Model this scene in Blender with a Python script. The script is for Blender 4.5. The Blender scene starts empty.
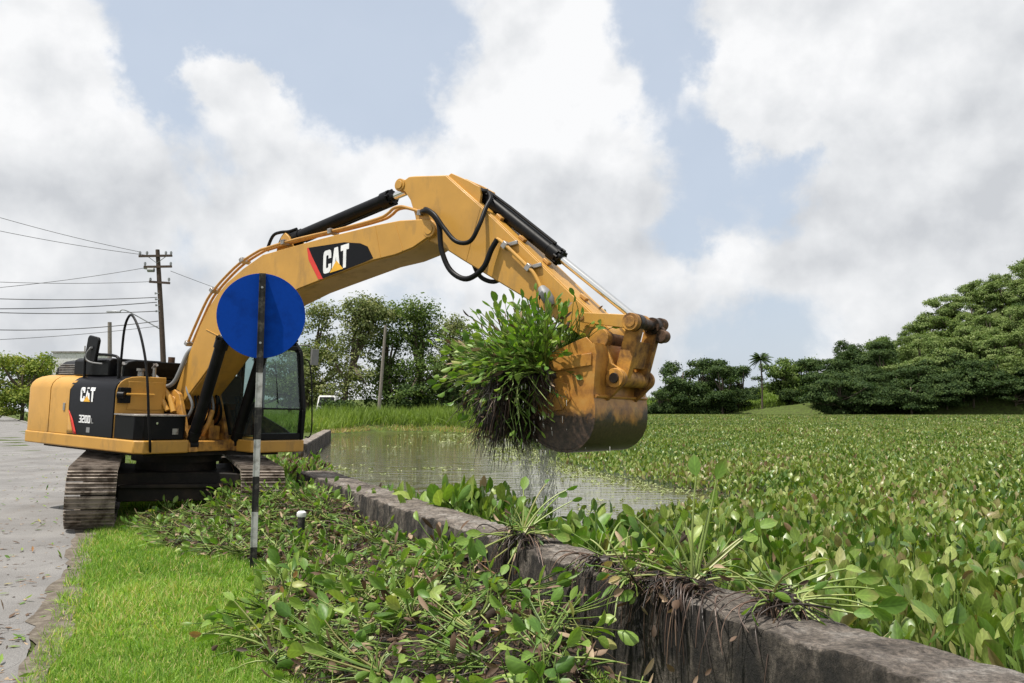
import bpy, math, random
import numpy as np
from mathutils import Vector, Matrix
R = math.radians
scene = bpy.context.scene
col = scene.collection
rng = np.random.default_rng(7)
random.seed(7)

# ------------------------------------------------------------------ camera
HC = 1.661
cd = bpy.data.cameras.new('camera'); cam = bpy.data.objects.new('camera', cd); col.objects.link(cam)
cam.location = (0, 0, HC)
cam.rotation_euler = (R(90) + math.atan(69.53/833.98), 0, 0)
cd.sensor_width = 36; cd.lens = 833.98/1024*36; cd.clip_start = .05; cd.clip_end = 5000
scene.camera = cam

# ------------------------------------------------------------------ sun, sky, exposure
SUNV = Vector((-.30, -.20, 1)).normalized()
ELEV = math.asin(SUNV.z)
sd_ = bpy.data.lights.new('sun', 'SUN'); sd_.energy = 5.0; sd_.angle = R(.6); sd_.color = (1, .955, .88)
sun = bpy.data.objects.new('sun', sd_); col.objects.link(sun)
sun.rotation_euler = SUNV.to_track_quat('Z', 'Y').to_euler()
scene.view_settings.view_transform = 'Standard'
scene.view_settings.look = 'None'
scene.view_settings.exposure = 0.22
scene.view_settings.gamma = 1
scene.view_settings.use_curve_mapping = False

def sky_dir(x, y):
    """unit direction of a place in the sky given as (right, up) slopes"""
    v = Vector((x, 1, y)); return v.normalized()

def build_world():
    w = bpy.data.worlds.new('World'); scene.world = w; w.use_nodes = True
    nt = w.node_tree; N = nt.nodes; L = nt.links; N.clear()
    out = N.new('ShaderNodeOutputWorld'); bg = N.new('ShaderNodeBackground')
    L.new(bg.outputs[0], out.inputs[0])
    sky = N.new('ShaderNodeTexSky'); sky.sky_type = 'NISHITA'; sky.sun_disc = False
    sky.sun_elevation = ELEV; sky.sun_rotation = math.atan2(SUNV.x, SUNV.y)
    sky.air_density = 1.2; sky.dust_density = 2.0; sky.ozone_density = 1.5
    tc = N.new('ShaderNodeTexCoord')
    def math_(op, a, b=None, c=None, clamp=False):
        n = N.new('ShaderNodeMath'); n.operation = op; n.use_clamp = clamp
        for i, v in enumerate((a, b, c)):
            if v is None: continue
            if isinstance(v, (int, float)): n.inputs[i].default_value = v
            else: L.new(v, n.inputs[i])
        return n.outputs[0]
    nz = N.new('ShaderNodeTexNoise'); nz.inputs['Scale'].default_value = 5.2; nz.inputs['Detail'].default_value = 10
    nz.inputs['Roughness'].default_value = .58; nz.inputs['Lacunarity'].default_value = 2.1; nz.inputs['Distortion'].default_value = .25
    L.new(tc.outputs['Generated'], nz.inputs['Vector'])
    # warped direction makes the cloud edges billow
    wz = N.new('ShaderNodeTexNoise'); wz.inputs['Scale'].default_value = 9; wz.inputs['Detail'].default_value = 6; wz.inputs['Roughness'].default_value = .6
    L.new(tc.outputs['Generated'], wz.inputs['Vector'])
    sb = N.new('ShaderNodeVectorMath'); sb.operation = 'SUBTRACT'; L.new(wz.outputs['Color'], sb.inputs[0]); sb.inputs[1].default_value = (.5, .5, .5)
    sc = N.new('ShaderNodeVectorMath'); sc.operation = 'SCALE'; L.new(sb.outputs[0], sc.inputs[0]); sc.inputs['Scale'].default_value = .16
    ad = N.new('ShaderNodeVectorMath'); ad.operation = 'ADD'; L.new(tc.outputs['Generated'], ad.inputs[0]); L.new(sc.outputs[0], ad.inputs[1])
    nm = N.new('ShaderNodeVectorMath'); nm.operation = 'NORMALIZE'; L.new(ad.outputs[0], nm.inputs[0])
    def lobes(lst):
        acc = None
        for (x, y, rad, amp) in lst:
            d = sky_dir(x, y)
            dp = N.new('ShaderNodeVectorMath'); dp.operation = 'DOT_PRODUCT'; L.new(nm.outputs[0], dp.inputs[0]); dp.inputs[1].default_value = d
            k = 2/(rad*rad)
            e = math_('POWER', math.e, math_('MULTIPLY_ADD', dp.outputs['Value'], k, -k))
            acc = math_('MULTIPLY_ADD', e, amp, 0.0 if acc is None else acc)
        return acc
    # (right slope, up slope, angular radius, amount): clear gaps negative, cloud masses positive
    gaps = GAPS
    lo = lobes(gaps)
    base = math_('ADD', math_('MULTIPLY_ADD', nz.outputs['Fac'], 4.4, -2.2 + .42), lo)
    mr = N.new('ShaderNodeMapRange'); mr.interpolation_type = 'SMOOTHSTEP'
    L.new(base, mr.inputs['Value']); mr.inputs['From Min'].default_value = -.45; mr.inputs['From Max'].default_value = .62
    mask = math_('MULTIPLY_ADD', mr.outputs[0], .93, .07)
    up = N.new('ShaderNodeVectorMath'); up.operation = 'ADD'; L.new(tc.outputs['Generated'], up.inputs[0]); up.inputs[1].default_value = (-.012, 0, .030)
    nu = N.new('ShaderNodeTexNoise'); nu.inputs['Scale'].default_value = 8.5; nu.inputs['Detail'].default_value = 7; nu.inputs['Roughness'].default_value = .5; L.new(up.outputs[0], nu.inputs['Vector'])
    nd = N.new('ShaderNodeTexNoise'); nd.inputs['Scale'].default_value = 8.5; nd.inputs['Detail'].default_value = 7; nd.inputs['Roughness'].default_value = .5; L.new(tc.outputs['Generated'], nd.inputs['Vector'])
    relief = math_('SUBTRACT', nd.outputs['Fac'], nu.outputs['Fac'])
    # cloud brightness: sunlit billows and greyer thick bases
    n2 = N.new('ShaderNodeTexNoise'); n2.inputs['Scale'].default_value = 5.5; n2.inputs['Detail'].default_value = 7; n2.inputs['Roughness'].default_value = .5
    mp = N.new('ShaderNodeMapping'); mp.inputs['Location'].default_value = (3.1, .4, .35); mp.inputs['Scale'].default_value = (1, 1, 1.7)
    L.new(tc.outputs['Generated'], mp.inputs['Vector']); L.new(mp.outputs[0], n2.inputs['Vector'])
    dark = lobes(DARKS)
    sh = math_('ADD', math_('ADD', math_('MULTIPLY_ADD', n2.outputs['Fac'], 1.0, .18), math_('MULTIPLY', relief, 2.4)), dark, clamp=True)
    cr = N.new('ShaderNodeValToRGB'); L.new(sh, cr.inputs[0])
    e = cr.color_ramp.elements; e[0].position = .0; e[0].color = (.58, .60, .63, 1); e[1].position = 1; e[1].color = (.90, .905, .915, 1)
    m_ = e.new(.5); m_.color = (.74, .755, .775, 1)
    ss = N.new('ShaderNodeVectorMath'); ss.operation = 'SCALE'; L.new(sky.outputs[0], ss.inputs[0]); ss.inputs['Scale'].default_value = .1
    # thin high haze lifts the blue
    hz = N.new('ShaderNodeMix'); hz.data_type = 'RGBA'; hz.inputs['Factor'].default_value = .72
    L.new(ss.outputs[0], hz.inputs['A']); hz.inputs['B'].default_value = (.62, .70, .82, 1)
    mx = N.new('ShaderNodeMix'); mx.data_type = 'RGBA'
    L.new(mask, mx.inputs['Factor']); L.new(hz.outputs['Result'], mx.inputs['A']); L.new(cr.outputs[0], mx.inputs['B'])
    L.new(mx.outputs['Result'], bg.inputs['Color']); bg.inputs['Strength'].default_value = .92
    w.cycles.sampling_method = 'MANUAL'; w.cycles.sample_map_resolution = 512
def sp(px, py):  # slopes of the sky features, measured from the horizon
    return (px-512)/834, (411-py)/834*1.02
GAPS = [sp(x, y)+(r/834, a) for x, y, r, a in [
    (245, 5, 75, -1.2), (340, 40, 65, -1.1), (410, 50, 50, -.9), (130, 40, 45, -.9), (150, 85, 30, -.8), (165, 125, 28, -.7), (215, 165, 24, -.6), (385, 110, 34, -.9), (280, 60, 30, -.4), (120, -30, 60, -.9), (330, -60, 120, -1.2),
    (640, 25, 55, -1.2), (685, 85, 40, -1.3), (690, 5, 45, -.8), (705, 150, 30, -1.3), (735, 190, 34, -1.2), (805, 190, 34, -1.4), (655, 235, 34, -1.0), (690, 245, 26, -.9), (880, 0, 25, -.7), (760, 345, 60, -1.3), (640, 300, 40, -.7), (880, 330, 45, -.6), (180, 250, 35, -.7), (690, 215, 30, -.6), (275, 330, 30, -.35),
    (30, 60, 75, .7), (95, 150, 80, .6), (100, 230, 90, .5), (540, 60, 60, .8), (560, 160, 110, .7), (330, 160, 75, .5), (205, 70, 30, 1.0), (250, 105, 38, 1.0), (230, 90, 35, .6), (480, 180, 70, .5),
    (790, 70, 75, .9), (760, 115, 50, .6), (950, 60, 120, .8), (900, 160, 120, .7), (720, 280, 60, .6), (930, 270, 120, .5), (250, 240, 60, .4), (600, 240, 60, .3)]]
DARKS = [sp(x, y)+(r/834, a) for x, y, r, a in [
    (1000, 150, 90, -.45), (120, 215, 90, -.35), (600, 220, 80, -.35), (860, 250, 120, -.25), (60, 330, 120, -.2), (850, 165, 60, -.2), (640, 330, 90, -.1),
    (60, 60, 60, .3), (560, 120, 90, .35), (790, 50, 70, .35), (330, 150, 70, .3), (740, 270, 45, .3), (940, 90, 70, .25), (400, 150, 60, .2)]]
build_world()
scene.cycles.max_bounces = 8; scene.cycles.transparent_max_bounces = 12

# ------------------------------------------------------------------ helpers: tags
def tag(o, label=None, cat=None, group=None, kind=None):
    if label: o['label'] = label
    if cat: o['category'] = cat
    if group: o['group'] = group
    if kind: o['kind'] = kind
    return o
def empty(name, loc=(0, 0, 0), rz=0, label=None, cat=None, group=None):
    o = bpy.data.objects.new(name, None); col.objects.link(o); o.location = loc; o.rotation_euler = (0, 0, rz)
    o.empty_display_size = .2
    return tag(o, label, cat, group)

# ------------------------------------------------------------------ helpers: materials
def new_mat(name):
    m = bpy.data.materials.new(name); m.use_nodes = True
    nt = m.node_tree; b = nt.nodes['Principled BSDF']
    return m, nt, b
def ramp(nt, stops):
    cr = nt.nodes.new('ShaderNodeValToRGB'); e = cr.color_ramp.elements
    e[0].position = stops[0][0]; e[0].color = (*stops[0][1], 1); e[1].position = stops[-1][0]; e[1].color = (*stops[-1][1], 1)
    for p, c in stops[1:-1]:
        x = e.new(p); x.color = (*c, 1)
    return cr
def noise(nt, scale, detail=5, rough=.55, coord='Object', vscale=None, dist=0):
    tc = nt.nodes.new('ShaderNodeTexCoord'); n = nt.nodes.new('ShaderNodeTexNoise')
    n.inputs['Scale'].default_value = scale; n.inputs['Detail'].default_value = detail; n.inputs['Roughness'].default_value = rough
    n.inputs['Distortion'].default_value = dist
    src = tc.outputs[coord]
    if vscale:
        mp = nt.nodes.new('ShaderNodeMapping'); mp.inputs['Scale'].default_value = vscale; nt.links.new(src, mp.inputs[0]); src = mp.outputs[0]
    nt.links.new(src, n.inputs['Vector']); return n.outputs['Fac']
def bump(nt, b, h, strength=.3, dist=.01):
    n = nt.nodes.new('ShaderNodeBump'); n.inputs['Strength'].default_value = strength; n.inputs['Distance'].default_value = dist
    nt.links.new(h, n.inputs['Height']); nt.links.new(n.outputs[0], b.inputs['Normal'])
def mixc(nt, fac, a, b, mode='MIX'):
    m = nt.nodes.new('ShaderNodeMix'); m.data_type = 'RGBA'; m.blend_type = mode
    for s, v in (('Factor', fac), ('A', a), ('B', b)):
        if isinstance(v, (int, float)): m.inputs[s].default_value = v
        elif isinstance(v, tuple): m.inputs[s].default_value = (*v, 1)
        else: nt.links.new(v, m.inputs[s])
    return m.outputs['Result']
def surf(name, c, rough=.5, metal=0, dirt=None, dscale=3, damt=(.5, .7), var=.12, vs=8, bmp=0, bs=60, coat=0, vscale=None):
    """a painted, cast or worn surface: mild tone variation, patches of dirt, fine bump"""
    m, nt, b = new_mat(name)
    n1 = noise(nt, vs, 4)
    cr = ramp(nt, [(.3, tuple(x*(1-var) for x in c)), (.7, tuple(min(1, x*(1+var)) for x in c))]); nt.links.new(n1, cr.inputs[0])
    colr = cr.outputs[0]
    if dirt:
        n2 = noise(nt, dscale, 9, .65, vscale=vscale)
        mr = nt.nodes.new('ShaderNodeMapRange'); nt.links.new(n2, mr.inputs[0]); mr.inputs[1].default_value = damt[0]; mr.inputs[2].default_value = damt[1]
        colr = mixc(nt, mr.outputs[0], colr, dirt)
        mr2 = nt.nodes.new('ShaderNodeMapRange'); nt.links.new(mr.outputs[0], mr2.inputs[0]); mr2.inputs[3].default_value = rough; mr2.inputs[4].default_value = min(1, rough+.3)
        nt.links.new(mr2.outputs[0], b.inputs['Roughness'])
    else: b.inputs['Roughness'].default_value = rough
    if max(c) < .03 or 'sign' in name: b.inputs['Specular IOR Level'].default_value = .15
    nt.links.new(colr, b.inputs['Base Color'])
    b.inputs['Metallic'].default_value = metal
    if coat: b.inputs['Coat Weight'].default_value = coat; b.inputs['Coat Roughness'].default_value = .15
    if bmp: bump(nt, b, noise(nt, bs, 6), bmp, .01)
    return m
def leafmat(name, stops, rough=.4, trans=.3, tcol=None, spec=.5, veins=0, tip=None):
    """leaves coloured per leaf from a random attribute, part of the light passing through"""
    m, nt, b = new_mat(name)
    at = nt.nodes.new('ShaderNodeAttribute'); at.attribute_name = 'rnd'
    cr = ramp(nt, stops); nt.links.new(at.outputs['Fac'], cr.inputs[0])
    n = noise(nt, 25, 2)
    c = cr.outputs[0]
    if veins:
        N_ = nt.nodes; L_ = nt.links
        def mt(op, a, b=None, c_=None, clamp=False):
            k = N_.new('ShaderNodeMath'); k.operation = op; k.use_clamp = clamp
            for i, v in enumerate((a, b, c_)):
                if v is None: continue
                if isinstance(v, (int, float)): k.inputs[i].default_value = v
                else: L_.new(v, k.inputs[i])
            return k.outputs[0]
        lp = N_.new('ShaderNodeAttribute'); lp.attribute_name = 'leafpos'; sx = N_.new('ShaderNodeSeparateXYZ'); L_.new(lp.outputs['Vector'], sx.inputs[0])
        sa = mt('ABSOLUTE', sx.outputs[1])
        wv = mt('SINE', mt('MULTIPLY_ADD', sx.outputs[0], 26.0, mt('MULTIPLY', sa, -9.0)))
        rib = mt('SUBTRACT', 1.0, mt('MULTIPLY', sa, 7.0), clamp=True)
        val = mt('MULTIPLY_ADD', wv, veins*.5, mt('MULTIPLY_ADD', rib, .35, 1.0)); val = mt('MULTIPLY', val, mt('MULTIPLY_ADD', sx.outputs[2], 1.0, mt('SUBTRACT', 1.0, sx.outputs[2])))
        vs_ = N_.new('ShaderNodeVectorMath'); vs_.operation = 'SCALE'; L_.new(c, vs_.inputs[0]); L_.new(val, vs_.inputs['Scale']); c = vs_.outputs[0]
        if tip:   # weathered tips and margins on some of the leaves
            nn_ = noise(nt, 3.5, 4, .6); f = mt('MULTIPLY_ADD', sx.outputs[0], 1.5, mt('MULTIPLY_ADD', sa, .5, -1.45)); f = mt('ADD', f, mt('MULTIPLY_ADD', nn_, 3.2, -1.6)); f = mt('MULTIPLY', f, .8, clamp=True)
            f = mt('MULTIPLY', f, sx.outputs[2]); c = mixc(nt, f, c, tip)
    hs = nt.nodes.new('ShaderNodeHueSaturation'); nt.links.new(c, hs.inputs['Color'])
    mr = nt.nodes.new('ShaderNodeMapRange'); nt.links.new(n, mr.inputs[0]); mr.inputs[3].default_value = .78; mr.inputs[4].default_value = 1.22
    nt.links.new(mr.outputs[0], hs.inputs['Value'])
    nt.links.new(hs.outputs[0], b.inputs['Base Color'])
    b.inputs['Roughness'].default_value = rough; b.inputs['Specular IOR Level'].default_value = spec
    tr = nt.nodes.new('ShaderNodeBsdfTranslucent')
    tcn = mixc(nt, 1.0, hs.outputs[0], tcol or (1.5, 1.7, .6), 'MULTIPLY')
    nt.links.new(tcn, tr.inputs['Color'])
    mx = nt.nodes.new('ShaderNodeMixShader'); mx.inputs[0].default_value = trans
    nt.links.new(b.outputs[0], mx.inputs[1]); nt.links.new(tr.outputs[0], mx.inputs[2])
    nt.links.new(mx.outputs[0], nt.nodes['Material Output'].inputs[0])
    return m

M = {}
CATY = (.50, .262, .046)
M['yellow'] = surf('yellow_paint', CATY, .45, dirt=(.27, .16, .055), dscale=2.6, damt=(.52, .80), var=.09, vs=2.2, coat=.06, vscale=(1.6, 1.6, .6), bmp=.04, bs=5)
M['yellow_dirty'] = surf('muddy_yellow_paint', (.52, .25, .04), .5, dirt=(.12, .055, .02), dscale=4, damt=(.42, .62), var=.15, vs=6, bmp=.15)
M['pipe'] = surf('pipe_paint', (.50, .26, .06), .4, dirt=(.22, .10, .03), dscale=8, damt=(.45, .8))
M['black'] = surf('black_paint', (.005, .005, .006), .4, dirt=(.022, .02, .018), dscale=3, damt=(.5, .9))
M['decal'] = surf('decal_black', (.006, .006, .008), .38)
M['decal_red'] = surf('decal_red', (.62, .035, .02), .35)
M['decal_white'] = surf('decal_white', (.82, .82, .82), .4)
M['decal_yellow'] = surf('decal_yellow', (.80, .42, .03), .4)
M['rubber'] = surf('rubber', (.009, .009, .010), .42)
M['hose_grey'] = surf('hose_grey', (.20, .20, .20), .5)
M['chrome'] = surf('chrome_rod', (.78, .77, .74), .14, metal=1, var=.03)
M['steel'] = surf('bare_steel', (.36, .34, .32), .4, metal=.7, dirt=(.10, .06, .04), dscale=10)
M['rust'] = surf('rusty_casting', (.13, .065, .03), .7, dirt=(.035, .022, .015), dscale=9, damt=(.4, .6), bmp=.3)
M['grease'] = surf('greasy_black_steel', (.02, .016, .013), .35, dirt=(.09, .05, .03), dscale=10, damt=(.45, .6))
M['under'] = surf('undercarriage_paint', (.018, .016, .014), .6, dirt=(.06, .045, .033), dscale=3, damt=(.45, .8), bmp=.2)
M['shoe'] = surf('worn_track_steel', (.27, .225, .185), .55, metal=.25, dirt=(.07, .05, .035), dscale=6, damt=(.42, .62), bmp=.3)
M['concrete_grey'] = surf('grey_concrete', (.30, .285, .26), .85, dirt=(.10, .085, .065), dscale=2, damt=(.45, .7), bmp=.4)
M['blue_sign'] = surf('blue_sign_paint', (.001, .048, .34), .9, dirt=(.002, .032, .22), dscale=4, var=.05, vs=30)
M['post_black'] = surf('post_black_paint', (.028, .027, .026), .5, dirt=(.14, .13, .11), dscale=14, damt=(.5, .75))
M['post_white'] = surf('post_white_paint', (.47, .47, .45), .6, dirt=(.17, .16, .14), dscale=14, damt=(.48, .72))
M['white'] = surf('white_paint', (.72, .72, .70), .45, dirt=(.4, .38, .34), dscale=3)
M['wood'] = surf('weathered_pole_wood', (.085, .058, .042), .85, dirt=(.035, .026, .02), dscale=4, damt=(.4, .7), bmp=.4, vscale=(8, 8, 1))
M['wood_grey'] = surf('grey_pole_wood', (.26, .23, .20), .85, dirt=(.12, .10, .08), dscale=4, damt=(.4, .7), vscale=(8, 8, 1))
M['wire'] = surf('wire', (.05, .05, .05), .6)
M['galv'] = surf('galvanised_metal', (.32, .33, .33), .45, metal=.6)
M['bark'] = surf('bark', (.11, .085, .062), .9, dirt=(.04, .032, .024), dscale=5, bmp=.4, vscale=(4, 4, 1))
M['seat'] = surf('seat_fabric', (.03, .03, .033), .9)
M['light_glass'] = surf('lamp_glass', (.7, .7, .66), .15)
def glassmat():
    m, nt, b = new_mat('cab_glass')
    N = nt.nodes; L = nt.links
    tr = N.new('ShaderNodeBsdfTransparent'); tr.inputs[0].default_value = (.62, .72, .68, 1)
    gl = N.new('ShaderNodeBsdfGlossy'); gl.inputs['Roughness'].default_value = .03; gl.inputs['Color'].default_value = (.9, .95, 1, 1)
    fr = N.new('ShaderNodeLayerWeight'); fr.inputs['Blend'].default_value = .5; pw = N.new('ShaderNodeMath'); pw.operation = 'POWER'; L.new(fr.outputs['Facing'], pw.inputs[0]); pw.inputs[1].default_value = 4
    ad = N.new('ShaderNodeMath'); ad.operation = 'MULTIPLY_ADD'; L.new(pw.outputs[0], ad.inputs[0]); ad.inputs[1].default_value = .8; ad.inputs[2].default_value = .05
    df = N.new('ShaderNodeBsdfDiffuse'); df.inputs[0].default_value = (.45, .47, .46, 1)
    m1 = N.new('ShaderNodeMixShader'); m1.inputs[0].default_value = .035; L.new(tr.outputs[0], m1.inputs[1]); L.new(df.outputs[0], m1.inputs[2])
    m2 = N.new('ShaderNodeMixShader'); L.new(ad.outputs[0], m2.inputs[0]); L.new(m1.outputs[0], m2.inputs[1]); L.new(gl.outputs[0], m2.inputs[2])
    L.new(m2.outputs[0], N['Material Output'].inputs[0]); return m
M['glass'] = glassmat()
def bucketmat():
    m, nt, b = new_mat('bucket_paint')
    n1 = noise(nt, 5, 8, .65); n2 = noise(nt, 2.2, 8, .7)
    y = ramp(nt, [(.38, (.30, .13, .03)), (.5, (.46, .21, .04)), (.68, (.50, .27, .07))]); nt.links.new(n1, y.inputs[0])
    tc = nt.nodes.new('ShaderNodeTexCoord'); sx = nt.nodes.new('ShaderNodeSeparateXYZ'); nt.links.new(tc.outputs['Object'], sx.inputs[0])
    # wet mud clings below a ragged line
    a = nt.nodes.new('ShaderNodeMath'); a.operation = 'MULTIPLY_ADD'; nt.links.new(n2, a.inputs[0]); a.inputs[1].default_value = .9; nt.links.new(sx.outputs['Z'], a.inputs[2])
    mr = nt.nodes.new('ShaderNodeMapRange'); nt.links.new(a.outputs[0], mr.inputs[0]); mr.inputs[1].default_value = 2.28; mr.inputs[2].default_value = 2.42; mr.inputs[3].default_value = 1; mr.inputs[4].default_value = 0
    n3 = noise(nt, 30, 4)
    mud = ramp(nt, [(.35, (.022, .014, .009)), (.7, (.075, .045, .028))]); nt.links.new(n3, mud.inputs[0])
    c = mixc(nt, mr.outputs[0], y.outputs[0], mud.outputs[0]); nt.links.new(c, b.inputs['Base Color'])
    b.inputs['Roughness'].default_value = .38; bump(nt, b, n1, .25, .01); return m
M['bucket'] = bucketmat()

# ------------------------------------------------------------------ helpers: meshes
def link(name, me, mat=None, parent=None):
    if mat is not None:
        for k in (mat if isinstance(mat, (list, tuple)) else [mat]): me.materials.append(k)
    o = bpy.data.objects.new(name, me); col.objects.link(o)
    if parent is not None: o.parent = parent
    return o
class MB:
    def __init__(s): s.v = []; s.f = []; s.m = []; s.cur = 0
    def add(s, vs, fs):
        k = len(s.v); s.v += [tuple(v) for v in vs]; s.f += [tuple(i+k for i in f) for f in fs]; s.m += [s.cur]*len(fs); return s
    def box(s, c, size, rot=None):
        x, y, z = (a/2 for a in size); P = [Vector((sx*x, sy*y, sz*z)) for sx in (-1, 1) for sy in (-1, 1) for sz in (-1, 1)]
        if rot is not None: P = [rot @ p for p in P]
        c = Vector(c)
        return s.add([p+c for p in P], [(0, 1, 3, 2), (4, 6, 7, 5), (0, 4, 5, 1), (2, 3, 7, 6), (0, 2, 6, 4), (1, 5, 7, 3)])
    def bb(s, x0, x1, y0, y1, z0, z1): return s.box(((x0+x1)/2, (y0+y1)/2, (z0+z1)/2), (x1-x0, y1-y0, z1-z0))
    def prism(s, pts, y0, y1):          # outline in x,z swept along y
        n = len(pts); vs = [(x, y0, z) for x, z in pts]+[(x, y1, z) for x, z in pts]
        fs = [tuple(range(n)), tuple(range(2*n-1, n-1, -1))]+[(i, i+n, (i+1) % n+n, (i+1) % n) for i in range(n)]
        return s.add(vs, fs)
    def slab(s, pts, z0, z1):           # outline in x,y swept along z
        n = len(pts); vs = [(x, y, z0) for x, y in pts]+[(x, y, z1) for x, y in pts]
        fs = [tuple(range(n-1, -1, -1)), tuple(range(n, 2*n))]+[(i, (i+1) % n, (i+1) % n+n, i+n) for i in range(n)]
        return s.add(vs, fs)
    def rings(s, rs, caps=True):        # loft of equally sized rings
        n = len(rs[0]); vs = [p for r in rs for p in r]; fs = []
        for j in range(len(rs)-1):
            for i in range(n): fs.append((j*n+i, j*n+(i+1) % n, (j+1)*n+(i+1) % n, (j+1)*n+i))
        if caps: fs += [tuple(range(n-1, -1, -1)), tuple((len(rs)-1)*n+i for i in range(n))]
        return s.add(vs, fs)
    def tube(s, pts, r, n=10, smooth=0, caps=True):
        P = [Vector(p) for p in pts]; rr = list(r) if isinstance(r, (list, tuple)) else [r]*len(P)
        if smooth:
            Q = []; q = []
            for i in range(len(P)-1):
                a = P[max(i-1, 0)]; b = P[i]; c = P[i+1]; d = P[min(i+2, len(P)-1)]
                for k in range(smooth):
                    t = k/smooth
                    Q.append(.5*((2*b)+(c-a)*t+(2*a-5*b+4*c-d)*t*t+(3*b-a-3*c+d)*t**3)); q.append(rr[i]*(1-t)+rr[i+1]*t)
            Q.append(P[-1]); q.append(rr[-1]); P, rr = Q, q
        rs = []; up = Vector((0, 0, 1))
        t0 = (P[1]-P[0]).normalized(); u = t0.cross(up)
        if u.length < 1e-3: u = Vector((1, 0, 0))
        u.normalize()
        for i, p in enumerate(P):
            t = (P[min(i+1, len(P)-1)]-P[max(i-1, 0)]).normalized(); u = (u-t*u.dot(t)).normalized(); w = t.cross(u)
            rs.append([p+(u*math.cos(2*math.pi*k/n)+w*math.sin(2*math.pi*k/n))*rr[i] for k in range(n)])
        return s.rings(rs, caps)
    def cyl(s, p0, p1, r, n=24): return s.tube([p0, p1], r, n)
    def build(s, name, mat, parent=None, bevel=0, angle=35, smooth=True, seg=2):
        me = bpy.data.meshes.new(name); me.from_pydata(s.v, [], s.f)
        import bmesh
        bm = bmesh.new(); bm.from_mesh(me); bmesh.ops.recalc_face_normals(bm, faces=bm.faces); bm.to_mesh(me); bm.free()
        if isinstance(mat, (list, tuple)): me.polygons.foreach_set('material_index', s.m)
        if smooth:
            me.polygons.foreach_set('use_smooth', [True]*len(me.polygons)); me.set_sharp_from_angle(angle=R(angle))
        o = link(name, me, mat, parent)
        if bevel:
            b = o.modifiers.new('bevel', 'BEVEL'); b.width = bevel; b.segments = seg; b.limit_method = 'ANGLE'; b.angle_limit = R(35); b.harden_normals = False
        return o
def circ(cx, cz, r, n=24, a0=0, a1=360):
    full = abs(a1-a0) >= 360
    return [(cx+r*math.cos(R(a0+(a1-a0)*k/(n if full else n-1))), cz+r*math.sin(R(a0+(a1-a0)*k/(n if full else n-1)))) for k in range(n)]

class QM:
    """numpy quad soup with a random value per face and a place on the leaf per vertex"""
    def __init__(s): s.V = []; s.F = []; s.A = []; s.MI = []; s.LT = []; s.n = 0
    def add(s, V, F, A, mi=0, lt=None):
        s.V.append(V.reshape(-1, 3)); s.LT.append(np.zeros((len(s.V[-1]), 3)) if lt is None else np.broadcast_to(lt, V.shape[:-1]+(3,)).reshape(-1, 3)); s.F.append(F.reshape(-1, 4)+s.n); s.A.append(A.reshape(-1)); s.MI.append(np.full(len(s.A[-1]), mi)); s.n += len(s.V[-1])
    def mesh(s, name, smooth=True):
        V = np.concatenate(s.V).astype(np.float32); F = np.concatenate(s.F).astype(np.int32); A = np.concatenate(s.A).astype(np.float32)
        me = bpy.data.meshes.new(name); me.vertices.add(len(V)); me.vertices.foreach_set('co', V.ravel())
        me.loops.add(F.size); me.loops.foreach_set('vertex_index', F.ravel())
        me.polygons.add(len(F)); me.polygons.foreach_set('loop_start', np.arange(0, F.size, 4, dtype=np.int32))
        me.polygons.foreach_set('loop_total', np.full(len(F), 4, dtype=np.int32))
        me.polygons.foreach_set('material_index', np.concatenate(s.MI).astype(np.int32))
        me.polygons.foreach_set('use_smooth', np.full(len(F), smooth))
        at = me.attributes.new('rnd', 'FLOAT', 'FACE'); at.data.foreach_set('value', A)
        at = me.attributes.new('leafpos', 'FLOAT_VECTOR', 'POINT'); at.data.foreach_set('vector', np.concatenate(s.LT).astype(np.float32).ravel())
        me.update(calc_edges=True); return me
    def build(s, name, mat, parent=None, smooth=True): return link(name, s.mesh(name, smooth), mat, parent)
def nrm(v): return v/np.maximum(np.linalg.norm(v, axis=-1, keepdims=True), 1e-9)
def rand_dir(n): return nrm(rng.normal(size=(n, 3)))
def grid_faces(N, rows, cols):
    r = np.arange(rows-1)[:, None]; c = np.arange(cols-1)[None, :]
    q = np.stack([r*cols+c, r*cols+c+1, (r+1)*cols+c+1, (r+1)*cols+c], -1).reshape(-1, 4)
    return (np.arange(N)[:, None, None]*(rows*cols)+q[None]), len(q)
LEAF5 = (np.array([0, .22, .5, .8, 1]), np.array([.10, .72, 1, .74, .08]))
LEAF3 = (np.array([0, .5, 1]), np.array([.2, 1, .25]))
BLADE = (np.array([0, .5, 1]), np.array([1, .75, .08]))
def leaves(q, base, axis, side, length, width, rnd, cup=.25, curl=.15, shape=LEAF5, mi=0):
    N = len(base); axis = nrm(axis); side = nrm(side-axis*(side*axis).sum(-1, keepdims=True)); nor = np.cross(axis, side)
    T, W = shape; L = np.broadcast_to(np.asarray(length, float), (N,))[:, None, None, None]; Wd = np.broadcast_to(np.asarray(width, float), (N,))[:, None, None, None]
    cu = np.broadcast_to(np.asarray(curl, float), (N,))[:, None, None, None]; cp = np.broadcast_to(np.asarray(cup, float), (N,))[:, None, None, None]
    t = T[None, :, None, None]; w = W[None, :, None, None]; s = np.array([-1, 0, 1.])[None, None, :, None]
    P = base[:, None, None]+axis[:, None, None]*(L*(t-.3*abs(cu)*t*t))+nor[:, None, None]*(cu*L*t*t)+side[:, None, None]*(s*w*Wd/2)+nor[:, None, None]*(cp*Wd*.5*w*np.abs(s))
    lt = np.zeros((N, len(T), 3, 3)); lt[..., 0] = t[..., 0]; lt[..., 1] = s[..., 0]; lt[..., 2] = 1
    F, k = grid_faces(N, len(T), 3); q.add(P, F, np.repeat(np.broadcast_to(rnd, (N,)), k), mi, lt)
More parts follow.
